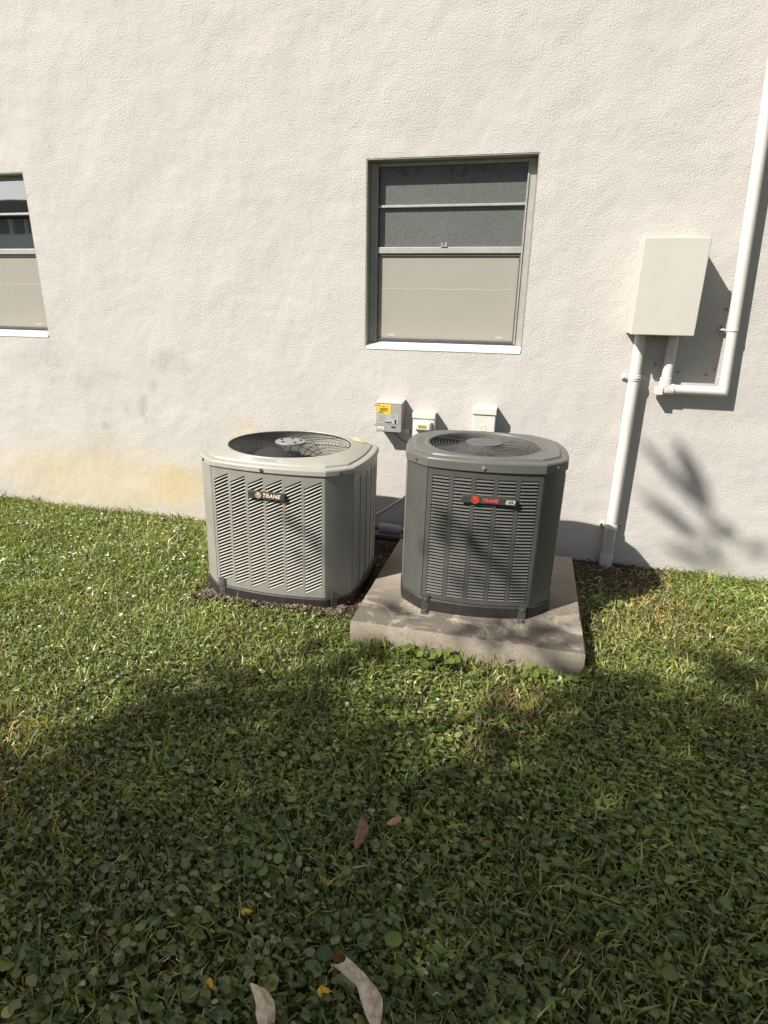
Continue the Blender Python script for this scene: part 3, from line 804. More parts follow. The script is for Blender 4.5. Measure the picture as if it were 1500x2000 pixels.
    e = part('emblem', MB().cyl((ex, fy_-.0008, bz), (0,1,0), er, .0024, 28), em, bd, smooth=40)
    # swirl of the emblem: circle arcs
    m = MB()
    for rad, a0_, a1_, w_ in ((er*.80, .3, 5.6, er*.10), (er*.48, 2.6, 7.2, er*.12)):
        ns_ = 20
        for i in range(ns_):
            b0 = a0_+(a1_-a0_)*i/ns_; b1 = a0_+(a1_-a0_)*(i+.98)/ns_
            q = [(ex+(rad+s*w_)*math.cos(b), fy_-.0021, bz+(rad+s*w_)*math.sin(b)) for b, s in ((b0, -1), (b1, -1), (b1, 1), (b0, 1))]
            m.add(q, [(0, 1, 2, 3)])
    m.box(ex-er*.6, ex+er*.5, fy_-.0027, fy_-.0021, bz-er*.10, bz+er*.12)
    part('emblem_swirl', m, el, bd)
    text_part('lettering', 'TRANE', P['ts'], (bu+P['tx_'], fy_-.0003, bz), (PI/2, 0, 0), tx, bd, shear=.25, offset=.0009, spacing=1.08)
    if P['style'] == 'B':
        xa = bu+.068
        m = MB(); h2 = bh*.30
        m.hexa([(xa+.004, fy_-.0016, bz-h2-.001), (xa+.043, fy_-.0016, bz-h2-.001), (xa+.046, fy_-.0016, bz+h2-.001), (xa+.008, fy_-.0016, bz+h2-.001)],
               [(xa+.004, fy_+.001, bz-h2-.001), (xa+.043, fy_+.001, bz-h2-.001), (xa+.046, fy_+.001, bz+h2-.001), (xa+.008, fy_+.001, bz+h2-.001)])
        part('model_tag', m, M_TAG, bd)
        text_part('tag_lettering', 'XR', .014, (xa+.0265, fy_-.0022, bz-.001), (PI/2, 0, 0), M_BLACK, bd, offset=.0005, spacing=1.3, align='CENTER')
    return t, front_y, outline

PA = dict(cx=-1.1807, cy=-.7115, a=.0061, w=.8015, l=.6804, ch=.1057, chy=.1023, z0=.0272, zb=.0812, zt=.7184, zr=.7800, r=.318, tx=.0, ty=.016, hx=-.014,
          mats=(M_CAB_A, M_SLAT_A, M_CAP_A), cols=6, cols_side=5, mar=.016, gap=.0135, rise=.040, recess=.004, top_m=.024, bot_m=.016, rows=32, sl_in=.0032, sl_out=.0034, sk=.030,
          wire=M_WIRE, disc=.080, rings=13, dome=.010, wr=.0013, spokes=8, sp0=.12, disc_m=M_DISC_A, style='A', fa=.55,
          bw=.192, bh=.037, bu=.013, bz=.606, emb_x=-.040, emb_r=.0145, emb_m=(M_GOLD, M_EMB_LINE, M_TEXT_A), ts=.027, tx_=-.020)
UA, fyA, outA = ac_unit('air_conditioner', 'taupe air conditioner with slanted louvers and yellow sticker, left of the concrete slab', PA)
PB = dict(cx=-.1689, cy=-.7855, a=.0837, w=.6919, l=.5841, ch=.0976, chy=.1003, z0=.1224, zb=.1807, zt=.8115, zr=.8640, r=.262, tx=.0, ty=.010, hx=-.010,
          mats=(M_CAB_B, M_SLAT_B, M_CAP_B), cols=5, cols_side=4, mar=.020, gap=.019, rise=.0, recess=.0, top_m=.030, bot_m=.020, rows=38, sl_in=.0032, sl_out=.0032, sk=.045,
          wire=M_WIRE_B, disc=.086, rings=12, dome=.008, wr=.0013, spokes=6, sp0=.55, disc_m=M_DISC_B, style='B', fa=.2,
          bw=.236, bh=.031, bu=.021, bz=.688, emb_x=-.056, emb_r=.0165, emb_m=(M_RED, M_DKRED, M_REDTEXT), ts=.0205, tx_=-.028)
UB, fyB, outB = ac_unit('air_conditioner', 'taller charcoal air conditioner with red emblem standing on the concrete slab', PB)

# tie-down straps and brackets
def perforated(par, u, y, z0, z1, ang, mat):
    """strap with a column of slots, vertical, then a foot"""
    m = MB(); wd = .030; n = 7; T = Matrix.Translation((u, y, 0)) @ Matrix.Rotation(ang, 4, 'Z')
    def b(x0, x1, ya, yb, za, zb_):
        q = MB(); q.box(x0, x1, ya, yb, za, zb_); m.add([T @ Vector(p) for p in q.v], q.f)
    b(-wd/2, -.009, -.003, 0, z0, z1); b(.009, wd/2, -.003, 0, z0, z1); b(-.003, .003, -.003, 0, z0, z1)
    for i in range(n+1):
        z = z0+(z1-z0)*i/n
        b(-.009, -.003, -.0028, -.0002, z-.004, z+.004); b(.003, .009, -.0028, -.0002, z-.004, z+.004)
    b(-wd/2-.006, wd/2+.006, -.040, -.0031, z0-.003, z0+.001)
    o = part('tie_down_strap', m, mat, par); o['label'] = 'perforated steel tie-down strap'
    q = MB(); q.cyl(T @ Vector((0, -.022, z0+.003)), (0,0,1), .007, .006, 8); part('anchor_bolt', q, M_SCREW, o)
perforated(UA, -.262, fyA(-.262)-.009, -.004, .098, .0, M_STRAP)
perforated(UA, .340, -.3402+.020-.018, -.004, .098, .75, M_STRAP)
def bracket(par, u, zt_):
    y = fyB(u)-.0095
    m = MB(); m.box(u-.017, u+.017, y-.003, y, -.002, zt_); m.box(u-.017, u+.017, y-.040, y-.0031, -.0035, .002)
    o = part('tie_down_bracket', m, M_BRKT, par, bevel=.001); o['label'] = 'angle bracket bolted at the foot'
    part('bracket_bolt', MB().cyl((u, y-.005, zt_-.022), (0,1,0), .0085, .006, 6), M_DARKSCREW, o)
    part('anchor_bolt', MB().cyl((u, y-.024, .006), (0,0,1), .0085, .010, 6), M_DARKSCREW, o)
bracket(UB, -.225, .078); bracket(UB, .218, .074)

# yellow sticker on the top of the taupe unit
def sticker():
    cx, cy = .268, .232; z = PA['zt']-PA['z0']+.0445
    t_ = Matrix.Translation((cx, cy, z)) @ Matrix.Rotation(-.75, 4, 'Z')
    m = MB(); n = 6; vs = []
    for i in range(n+1):
        for j in range(2):
            vs.append(t_ @ Vector((-.066+.132*i/n, -.046+.092*j, .004+.004*math.sin(i*1.3))))
    m.add(vs, [(2*i, 2*i+2, 2*i+3, 2*i+1) for i in range(n)])
    o = part('yellow_sticker', m, M_YELLOW, UA); o['label'] = 'curled yellow warning sticker'
    mm = MB()
    for r in range(3):
        q = MB(); q.box(-.045, .020+.01*r, -.016+.013*r, -.011+.013*r, .0095, .0100); mm.add([t_ @ Vector(p) for p in q.v], q.f)
    part('sticker_print', mm, M_PAPER, o)
sticker()

# ------------------------------------------------------------------ lawn
def inside_unit_area(x, y, g=0.0):
    pad = (x > -.69-g) & (x < .352+g) & (y > -1.305-g) & (y < -.24)
    uA = (x > -1.61-g) & (x < -.75) & (y > -1.105-g*.7) & (y < 0)
    return pad | uA
def density(x, y):
    n = vnoise(x, y, 6, 21); n2 = vnoise(x, y, 19, 22); j = (n-.5)*.12+(n2-.5)*.10
    d = np.ones_like(x)
    d[inside_unit_area(x+j*.4, y+j*.4, -.01)] = 0
    gapm = (x > -.80) & (x < -.66) & (y > -1.10+j)                         # strip between the units
    back = (x > -1.6) & (x < .55+j) & (y > -.26+j*.6)                       # behind the units
    right = (x > .33) & (x < .86+j*1.5-np.maximum(0, -.25-y)*.8) & (y > -.52+j*2)   # bare corner right of the slab
    d[gapm | back] = 0
    d[right] *= .10
    strip = (x > .33) & (x < .43+j) & (y > -1.25) & ~right; d[strip] *= .45
    front1 = (x > -1.60) & (x < -.70) & (y > -1.115+j*.4) & (y < -1.05); d[front1] *= .12
    foot = (y > -.035+j*.2); d[foot] *= .35
    d[(y > -.012)] = 0
    return d
def dryness(x, y):
    """0 green .. 1 straw"""
    s = np.zeros_like(x)
    for cx, cy, rx, ry, a in ((.74, -.66, .20, .34, .55), (.10, -1.55, .14, .08, .6), (-1.75, -2.35, .5, .22, .40), (-.05, -1.78, .10, .14, .35), (.70, -.18, .22, .15, .6)):
        s = np.maximum(s, a*np.exp(-((x-cx)/rx)**2-((y-cy)/ry)**2))
    s = s*(.35+1.1*vnoise(x, y, 11, 31))
    return np.clip(s+.10*(vnoise(x, y, 1.7, 33)-.3), 0, 1)
def lum(x, y): return .78+.5*vnoise(x, y, 3.1, 41)*vnoise(x, y, 9, 42)+.12*vnoise(x, y, 1.1, 43)

def in_wedge(x, y, mrg):
    lx = np.interp(y, [-2.9, 0], [-1.05, -3.95])-mrg; rx = np.interp(y, [-2.9, 0], [.70, 1.45])+mrg
    return (x > lx) & (x < rx) & (y > -2.95-mrg)
def sample(n_dense, n_mid, n_far):
    out = []
    for dens, mrg, box in ((n_dense, .12, (-4.2, 1.7, -3.1, 0)), (n_mid, 1.1, (-5.2, 2.7, -4.2, 0)), (n_far, 3.0, (-7, 4.5, -5.0, 0))):
        A = (box[1]-box[0])*(box[3]-box[2]); n = int(A*dens)
        x = RNG.uniform(box[0], box[1], n); y = RNG.uniform(box[2], box[3], n)
        k_ = in_wedge(x, y, mrg)
        if mrg > .12: k_ &= ~in_wedge(x, y, .12 if mrg < 2 else 1.1)
        out.append(np.stack([x[k_], y[k_]], 1))
    p = np.concatenate(out); x, y = p[:, 0], p[:, 1]
    keep = RNG.random(len(x)) < density(x, y)
    return x[keep], y[keep]

def build_np(name, V, loop_tot, loops, tint, mat, kind='stuff'):
    me = bpy.data.meshes.new(name); nv = len(V)
    me.vertices.add(nv); me.vertices.foreach_set('co', V.astype(np.float32).ravel())
    me.loops.add(len(loops)); me.loops.foreach_set('vertex_index', loops.astype(np.int32))
    starts = np.concatenate([[0], np.cumsum(loop_tot)[:-1]]).astype(np.int32)
    me.polygons.add(len(loop_tot)); me.polygons.foreach_set('loop_start', starts); me.polygons.foreach_set('loop_total', loop_tot.astype(np.int32))
    me.update(calc_edges=True); me.validate()
    at = me.attributes.new('tint', 'FLOAT_COLOR', 'POINT'); c = np.ones((nv, 4), np.float32); c[:, :3] = tint; at.data.foreach_set('color', c.ravel())
    me.materials.append(mat); me.shade_smooth()
    o = link(name, me); o['kind'] = kind
    return o

GREENS = np.array([(.168, .216, .044), (.202, .246, .052), (.240, .270, .068), (.315, .322, .130), (.122, .186, .050)])
def pick(x, y, straw=(.42, .33, .15), bright=1.0, base=.015):
    n = len(x); c = GREENS[RNG.integers(0, len(GREENS), n)]*RNG.uniform(.75, 1.25, (n, 1))
    c = c*lum(x, y)[:, None]*bright
    d = dryness(x, y); isdry = RNG.random(n) < d*.8+base
    s = np.array(straw)*RNG.uniform(.5, 1.25, (n, 1))*np.array([1, .96, .9]); c = np.where(isdry[:, None], s, c)
    yel = np.array([1.25, 1.12, .8]); c = np.where((RNG.random(n) < .2)[:, None], c*yel, c)
    return c

def blades():
    x, y = sample(8200, 2600, 1100); n = len(x)
    near_edge = (np.abs(y+1.33) < .05) & (x > -.7) & (x < .36)
    far = np.hypot(x, y+3.5)
    h = RNG.gamma(8, .0055, n)*(.85+.4*vnoise(x, y, 5, 51)); h = np.clip(h, .018, .095); h = np.where(near_edge, h*1.25, h)
    wd = RNG.uniform(.0036, .0080, n)*np.where(far > 3.2, 1.15, .92)
    az = RNG.uniform(0, 2*PI, n); lean = np.clip(RNG.normal(1.02, .36, n), .05, 1.5)
    az2 = az+RNG.normal(0, .5, n)
    d = np.stack([np.cos(az), np.sin(az)], 1); d2 = np.stack([np.cos(az2), np.sin(az2)], 1)
    wv_a = az+PI/2+RNG.normal(0, .6, n); wv_ = np.stack([np.cos(wv_a), np.sin(wv_a), RNG.normal(0, .35, n)], 1)
    z = gz(x, y)
    b = np.stack([x, y, z-.004], 1)
    mid = b+np.concatenate([d*(h*.5*np.sin(lean*.6))[:, None], (h*.55*np.cos(lean*.6))[:, None]], 1)
    tip = mid+np.concatenate([d2*(h*.55*np.sin(lean*1.25))[:, None], (h*.5*np.cos(lean*1.25))[:, None]], 1)
    tip[:, 2] = np.maximum(tip[:, 2], z+.006)
    hw = wv_*(wd*.5)[:, None]
    V = np.stack([b-hw*.8, b+hw*.8, mid-hw, mid+hw, tip], 1).reshape(-1, 3)
    i0 = np.arange(n)*5
    q = np.stack([i0, i0+1, i0+3, i0+2, i0+2, i0+3, i0+4], 1).ravel()
    lt = np.tile([4, 3], n)
    c = np.repeat(pick(x, y), 5, 0); V_ = c.copy(); V_[4::5] *= 1.10
    return build_np('lawn_grass', V, lt, q, V_, M_GRASS)
lg = blades(); tag(lg, 'patchy mown lawn of green grass blades with straw patches', 'grass')

def cover():
    x, y = sample(7000, 1900, 500); n = len(x)
    keep = RNG.random(n) < np.interp(y, [-2.6, -1.9], [.46, .42])+.8*vnoise(x, y, 2.6, 61)-dryness(x, y)*1.4
    x, y = x[keep], y[keep]; n = len(x)
    K = 9; r = RNG.gamma(4.5, .00185, n)*(.8+.5*vnoise(x, y, 1.6, 62)); r = np.clip(r, .004, .019)
    nearr = np.interp(np.hypot(x, y+3.5), [.8, 2.4], [1.25, .55]); r *= nearr
    zc = gz(x, y)+RNG.uniform(.010, .044, n)
    tilt = np.abs(RNG.normal(0, .55, n)); ta = RNG.uniform(0, 2*PI, n); rot = RNG.uniform(0, 2*PI, n)
    nrm = np.stack([np.sin(tilt)*np.cos(ta), np.sin(tilt)*np.sin(ta), np.cos(tilt)], 1)
    e1 = np.cross(nrm, np.array([.31, .77, .1])); e1 /= np.linalg.norm(e1, axis=1)[:, None]; e2 = np.cross(nrm, e1)
    C = np.stack([x, y, zc], 1)
    cup = RNG.uniform(-.15, .3, n); asp = np.where(RNG.random(n) < .5, RNG.uniform(.32, .6, n), RNG.uniform(.7, 1.0, n))
    vs = [C]
    for k_ in range(K):
        a = rot+2*PI*k_/K
        rad = r*RNG.uniform(.9, 1.08, n)
        if k_ == 0: rad = rad*np.where(RNG.random(n) < .6, .42, .95)
        vs.append(C+e1*(rad*np.cos(a))[:, None]+e2*(rad*asp*np.sin(a))[:, None]+nrm*(r*cup*RNG.uniform(.6, 1.4, n))[:, None])
    V = np.stack(vs, 1).reshape(-1, 3); i0 = np.arange(n)*(K+1)
    q = np.concatenate([np.stack([i0, i0+1+k_, i0+1+(k_+1) % K], 1) for k_ in range(K)], 1).ravel()
    lt = np.full(n*K, 3)
    c = pick(x, y, bright=.62, base=.002)*np.interp(y, [-2.5, -1.6], [.80, 1.15])[:, None]*np.array([.88, 1.04, .92]); c = np.repeat(c, K+1, 0); c[0::K+1] *= 1.15  # leaf tint itself darkened in the shaded foreground, lightened in the sunlit lawn
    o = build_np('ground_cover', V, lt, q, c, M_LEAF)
    tag(o, 'low round-leaved ground cover growing through the lawn grass', 'ground cover')
cover()

def flakes(name, x, y, smin, smax, cols, mat, zlo, zhi, label, cat, tiltmax=.6):
    n = len(x); s = RNG.uniform(smin, smax, n); asp = RNG.uniform(.3, 1.0, n); a = RNG.uniform(0, 2*PI, n)
    e1 = np.stack([np.cos(a), np.sin(a), RNG.normal(0, tiltmax*.6, n)], 1)*(s/2)[:, None]
    e2 = np.stack([-np.sin(a), np.cos(a), RNG.normal(0, tiltmax*.6, n)], 1)*(s*asp/2)[:, None]
    C = np.stack([x, y, gz(x, y)+RNG.uniform(zlo, zhi, n)+np.where((x > -1.59) & (x < -.78) & (y > -1.125) & (y < -.36) & (zlo < .01), .018, 0)], 1)
    V = np.stack([C-e1, C-e2*RNG.uniform(.6, 1.2, (n, 1)), C+e1, C+e2], 1).reshape(-1, 3)
    i0 = np.arange(n)*4; q = np.stack([i0, i0+1, i0+2, i0+3], 1).ravel(); lt = np.full(n, 4)
    cc = np.array(cols); c = np.repeat(cc[RNG.integers(0, len(cc), n)]*RNG.uniform(.6, 1.3, (n, 1)), 4, 0)
    o = build_np(name, V, lt, q, c, mat); tag(o, label, cat)
def litter():
    n = 30000; x = RNG.uniform(-1.75, 1.2, n); y = RNG.uniform(-1.28, 0, n)
    d = density(x, y); pad = (x > -.67) & (x < .335) & (y > -1.29) & (y < -.26); uA = (x > -1.55) & (x < -.80) & (y > -1.075) & (y < -.36)
    keep = (RNG.random(n) < (1-d)) & ~pad & ~uA
    x, y = x[keep], y[keep]
    xe = RNG.uniform(-1.60, -.74, 2600); ye = -1.100+RNG.normal(0, .014, 2600); ye = np.where((xe < -1.52) & (RNG.random(2600) < .5), RNG.uniform(-1.1, -.8, 2600), ye); x = np.concatenate([x, xe]); y = np.concatenate([y, ye])
    flakes('soil_litter', x, y, .004, .020, [(.10, .075, .05), (.17, .13, .09), (.055, .042, .030), (.27, .22, .16), (.14, .095, .065), (.035, .028, .02)], M_LITTER, .002, .014,
           'brown leaf litter and crumbs on the bare soil around the units', 'litter')
litter()
def flecks():  # glints of the sunlit leaves, put in as pale flakes
    n = 7000; x = RNG.uniform(-4.2, 1.5, n); y = RNG.uniform(-2.0, -.03, n)
    w_ = np.clip(1.05*np.exp(-((x+2.3)/1.0)**2-((y+.55)/.62)**2)*(.2+1.4*vnoise(x, y, 4, 71))+.03, 0, 1)
    k_ = (RNG.random(n) < w_*.55) & (density(x, y) > .5); x, y = x[k_], y[k_]
    flakes('glint_specks', x, y, .008, .020, [(.62, .62, .50), (.70, .66, .52), (.52, .55, .34)], M_LITTER, .035, .06,
           'leaf glints put in as tiny pale petals scattered over the sunlit lawn', 'specks', .35)
flecks()

def clippings():
    x, y = sample(420, 60, 0); n = len(x); L = RNG.uniform(.010, .032, n); wd = RNG.uniform(.0010, .0024, n); a = RNG.uniform(0, 2*PI, n)
    d = np.stack([np.cos(a), np.sin(a), RNG.normal(0, .25, n)], 1)*L[:, None]; s_ = np.stack([-np.sin(a), np.cos(a), 0*a], 1)*wd[:, None]/2
    C = np.stack([x, y, gz(x, y)+RNG.uniform(.022, .046, n)], 1); bend = s_*RNG.normal(0, 4, (n, 1))
    V = np.stack([C-d/2-s_, C-d/2+s_, C+bend-s_, C+bend+s_, C+d/2-s_*.3, C+d/2+s_*.3], 1).reshape(-1, 3); i0 = np.arange(n)*6
    q = np.stack([i0, i0+1, i0+3, i0+2, i0+2, i0+3, i0+5, i0+4], 1).ravel(); lt = np.full(n*2, 4)
    cc = np.array([(.34, .30, .19), (.42, .40, .28), (.24, .18, .10)]); c = np.repeat(cc[RNG.integers(0, 3, n)]*RNG.uniform(.6, 1.2, (n, 1)), 6, 0)
    tag(build_np('dry_clippings', V, lt, q, c, M_LITTER), 'pale dry grass clippings lying across the lawn', 'clippings')
clippings()

# tufts and broad leaves along the front of the slab
def tufts():
    rg = np.random.default_rng(8); xs = np.concatenate([rg.uniform(-.62, -.42, 26), rg.uniform(-.40, .34, 60)]); ys = -1.325+rg.normal(0, .02, len(xs))
    m = MB(); tint = []
    for x, y in zip(xs, ys):
        h = rg.uniform(.04, .085); a = rg.uniform(0, 2*PI); wd = rg.uniform(.005, .009); l = rg.uniform(.15, .7)
        d = Vector((math.cos(a), math.sin(a), 0)); wv_ = Vector((-math.sin(a), math.cos(a), 0))*wd/2; b = Vector((x, y, 0)); mid = b+Vector((0, 0, h*.6))+d*h*.3*l; tp = mid+Vector((0, 0, h*.4*(1-l*.6)))+d*h*.6*l
        m.add([b-wv_*.6, b+wv_*.6, mid-wv_, mid+wv_, tp], [(0, 1, 3, 2), (2, 3, 4)])
        c = GREENS[rg.integers(0, 5)]*rg.uniform(.7, 1.1); tint += [c]*5
    V = np.array(m.v); lt = np.array([len(f) for f in m.f]); q = np.array([i for f in m.f for i in f])
    o = build_np('grass_tufts', V, lt, q, np.array(tint), M_GRASS); tag(o, 'longer grass tufts along the front edge of the concrete slab', 'grass')
tufts()
def broad(cx, cy, n, r0, r1, spread, label, seed):
    rg = np.random.default_rng(seed); m = MB(); tint = []
    for i in range(n):
        a = rg.uniform(0, 2*PI); d = abs(rg.normal(0, spread)); x, y = cx+d*math.cos(a)*1.8, cy+d*math.sin(a)*.6; r = rg.uniform(r0, r1); z = rg.uniform(.03, .075)
        tl = Vector((rg.normal(0, .4), rg.normal(-.2, .4), 1)).normalized(); e1 = tl.cross(Vector((.2, .9, .1))).normalized(); e2 = tl.cross(e1)
        vs = [Vector((x, y, z-r*.12))]; K = 12
        for k_ in range(K):
            b = 2*PI*k_/K; rad = r*(.5 if k_ == 0 else rg.uniform(.93, 1.05)); vs.append(Vector((x, y, z))+e1*rad*math.cos(b)+e2*rad*math.sin(b))
        m.add(vs, [(0, 1+k_, 1+(k_+1) % K) for k_ in range(K)])
        c = np.array((.125, .165, .032))*rg.uniform(.7, 1.1); tint += [c]*(K+1)
    V = np.array(m.v); lt = np.array([len(f) for f in m.f]); q = np.array([i for f in m.f for i in f])
    o = build_np('pennywort_patch', V, lt, q, np.array(tint), M_LEAF); tag(o, label, 'plant')
broad(-.27, -1.375, 46, .010, .021, .07, 'bright pennywort patch with round leaves against the middle of the slab front', 4)
broad(.20, -1.385, 26, .010, .018, .05, 'small pennywort patch at the right of the slab front', 9)
broad(.45, -.66, 30, .010, .018, .08, 'pennywort leaves on the lawn just right of the concrete slab', 12)

# ------------------------------------------------------------------ fallen leaves
def curled_leaf(name, p0, p1, width, curl, mat, label, arch=.02, twist=0.3, stem=.2, z=.052, cat='leaf', roll_end=0.0, group=None, fold=0.0, lift=0.0):
    p0 = Vector((p0[0], p0[1], 0)); p1 = Vector((p1[0], p1[1], 0)); L = (p1-p0).length; d = (p1-p0).normalized(); s = Vector((-d.y, d.x, 0))
    nu, nv = 22, 10; m = MB(); vs = []
    for i in range(nu+1):
        u = i/nu
        wd = max(.002, width*math.sin(PI*u**.85)**.85) if 0 < u < 1 else .0015
        if roll_end: wd = max(wd, width*1.5*(1-u*1.15))
        cu = curl*(1+roll_end*max(0, 1-u*1.7)**.8)
        def cen(q): return d*(q*L-L*.5) + Vector((0, 0, arch*math.sin(PI*q)+lift*max(0, 1-q)**3)) + s*(.010*math.sin(q*4.4)-.9*lift*max(0, 1-q)**3)
        c = cen(u); T = (cen(u+.01)-cen(u-.01)).normalized(); S_ = T.cross(Vector((0, 0, 1))).normalized()*-1; N_ = S_.cross(T)*-1
        if N_.z < 0: N_ = -N_
        for j in range(nv+1):
            vv = (j/nv-.5); th = vv*cu; rad = wd/max(cu, .01)
            off = rad*math.sin(th); hh = rad*(1-math.cos(th))
            if fold: off, hh = vv*wd*math.cos(fold), abs(vv)*wd*math.sin(fold)*(1+.3*math.sin(u*9))
            tw = twist*(u-.5)
            ly, lz = off*math.cos(tw)-hh*math.sin(tw), off*math.sin(tw)+hh*math.cos(tw)
            sk = -T*(.016*(math.cos(th))*(1-u)**4 if roll_end else 0)*-1
            vs.append(c+S_*ly+sk-N_*lz+Vector((0, 0, .0015*math.sin(u*23+j))))
    fs = [(i*(nv+1)+j, (i+1)*(nv+1)+j, (i+1)*(nv+1)+j+1, i*(nv+1)+j+1) for i in range(nu) for j in range(nv)]
    m.add(vs, fs)
    if L > .12:
        c0 = (nv//2); ridge = [Vector(vs[i*(nv+1)+c0])+Vector((0, 0, .0006)) for i in range(2, nu)]
        m.tube(ridge, [.0018*(1-.6*i/len(ridge)) for i in range(len(ridge))], 5)
    o = part(name, m, mat, None, smooth=70); mid = (p0+p1)/2; o.location = (mid.x, mid.y, float(gz(mid.x, mid.y))+z)
    tag(o, label, cat, group)
    return o
curled_leaf('dry_leaf', (-.250, -2.650), (-.163, -2.772), .056, 1.7, M_DRY, 'large curled dry tan leaf with a rolled end, near the bottom centre', arch=.004, twist=-.7, roll_end=2.2, lift=.045)
curled_leaf('dry_leaf', (-.466, -2.750), (-.362, -2.850), .062, 1.9, M_DRY, 'folded tan dry leaf cut by the bottom edge, left of the curled one', arch=.02, twist=.5, fold=.85)
curled_leaf('dry_leaf', (-.354, -2.262), (-.328, -2.372), .034, .7, M_DRY_BR, 'flat brown dry leaf lying in the shaded lawn', arch=.006, twist=.2, z=.045)
curled_leaf('dry_leaf', (-.252, -2.225), (-.266, -2.272), .026, 1.0, M_DRY_PK, 'small pinkish dry leaf right of the flat brown leaf', arch=.006, twist=.2, z=.050)
for (x, y, a, L, lab) in ((-.540, -2.611, 1.2, .020, 'small bright yellow leaf left of the curled tan leaf, higher up the lawn'),
                          (-.299, -2.731, 1.1, .024, 'yellow leaf between the two large tan dry leaves'),
                          (-.547, -2.779, .4, .018, 'yellow leaf left of the folded tan leaf at the bottom'),
                          (-.868, -2.039, 1.3, .014, 'tiny yellow leaf at the edge of the shade left of centre'),
                          (-.118, -2.775, .8, .018, 'yellow brown leaf right of the curled tan leaf at the bottom edge')):
    d = Vector((math.cos(a), math.sin(a)))*L/2
    curled_leaf('yellow_leaf', (x-d.x, y-d.y), (x+d.x, y+d.y), L*.62, .8, M_YLEAF, lab, arch=.003, z=.056, group='small yellow leaves fallen on the lawn')
def clod(x, y, s, seed, label):
    rg = random.Random(seed); m = MB(); bm = bmesh.new(); bmesh.ops.create_icosphere(bm, subdivisions=2, radius=s)
    for v_ in bm.verts: v_.co *= rg.uniform(.8, 1.15); v_.co.z *= .6
    me = bpy.data.meshes.new('stone'); bm.to_mesh(me); bm.free(); me.materials.append(M_CONC)
    o = link('stone', me); o.location = (x, y, float(gz(x, y))+s*.4); tag(o, label, 'stone')
clod(-.79, -1.085, .014, 1, 'small pale stone by the front corner of the taupe unit')
clod(-1.33, -1.135, .018, 2, 'flat pale stone under the front left of the taupe unit')
clod(.555, -.098, .009, 3, 'tiny pale pebble at the foot of the straight conduit')

# ------------------------------------------------------------------ tree behind the camera whose shade falls on the lawn
SV = np.array([-1.006, -1.0, 1.31])
tree = empty('shade_tree', (-2.9, -7.0, 0))
tag(tree, 'large-leaved tree standing behind the viewer and shading the foreground lawn', 'tree')
TB = Vector((-2.9, -7.0, 0))
def up_from(target, z):
    """point at height z whose shadow falls on target"""
    t_ = (z-target[2])/SV[2]; return np.array(target)+SV*t_
bx = np.array([-8, -3.2, -1.9, -1.57, -1.43, -1.35, -1.15, -1.08, -.99, -.72, -.62, -.45, -.28, -.10, .07, .18, .44, .72, .96, 1.27, 1.9, 2.6, 6.5])
by = np.array([-3.2, -2.7, -2.38, -2.33, -2.27, -2.12, -1.82, -1.58, -1.36, -1.22, -1.46, -1.80, -1.88, -1.87, -1.76, -1.46, -1.17, -1.04, -.92, -.66, -.55, -.1, .2])
def yb(x): return np.interp(x, bx, by)
leaves_c = []; leaves_d = []; leaves_n = []; leaves_s = []
rgt = np.random.default_rng(77)
def add_leaf(c, d, n, s): leaves_c.append(c); leaves_d.append(d); leaves_n.append(n); leaves_s.append(s)
def clump(target, z, count, spread, size=(.13, .22)):
    c = up_from(target, z)
    for _ in range(count):
        o_ = rgt.normal(0, spread, 3)
        d = rgt.normal(0, 1, 3)+np.array([0, 0, -.3]); d /= np.linalg.norm(d)
        n = rgt.normal(0, .6, 3)+np.array([0, 0, 1.0]); add_leaf(c+o_, d, n, rgt.uniform(*size))
ncl = 0
while ncl < 4200:
    x = rgt.uniform(-4.8, 6.5); y = rgt.uniform(-6.6, -.3)
    gap_ = yb(x)-y
    if gap_ < .05: continue
    # thin towards the rim of the crown
    rim = np.clip((gap_-.0)/.30, 0, 1)
    right_thin = .3 if (.55 < x < 1.9 and gap_ < .6) else (.42 if (-1.22 < x < -.56 and y > -1.90) else 1.0)
    if rgt.random() > rim**.7*right_thin: continue
    z = rgt.uniform(4.4, 6.4) if gap_ < 1 else rgt.uniform(4.2, 7.4)
    clump((x, y, 0), z, 13, .085 if gap_ < .5 else .15); ncl += 1
# unseen foliage added high over the lawn to deepen its shade
for _ in range(800):
    px_, py_, pz_ = rgt.uniform(-.6, 3.8), rgt.uniform(-5.4, -2.5), rgt.uniform(5.2, 7.2)
    for _k in range(13):
        d = rgt.normal(0, 1, 3)+np.array([0, 0, -.3]); n = rgt.normal(0, .6, 3)+np.array([0, 0, 1.0])
        add_leaf(np.array((px_, py_, pz_))+rgt.normal(0, .15, 3), d/np.linalg.norm(d), n, rgt.uniform(.13, .22))
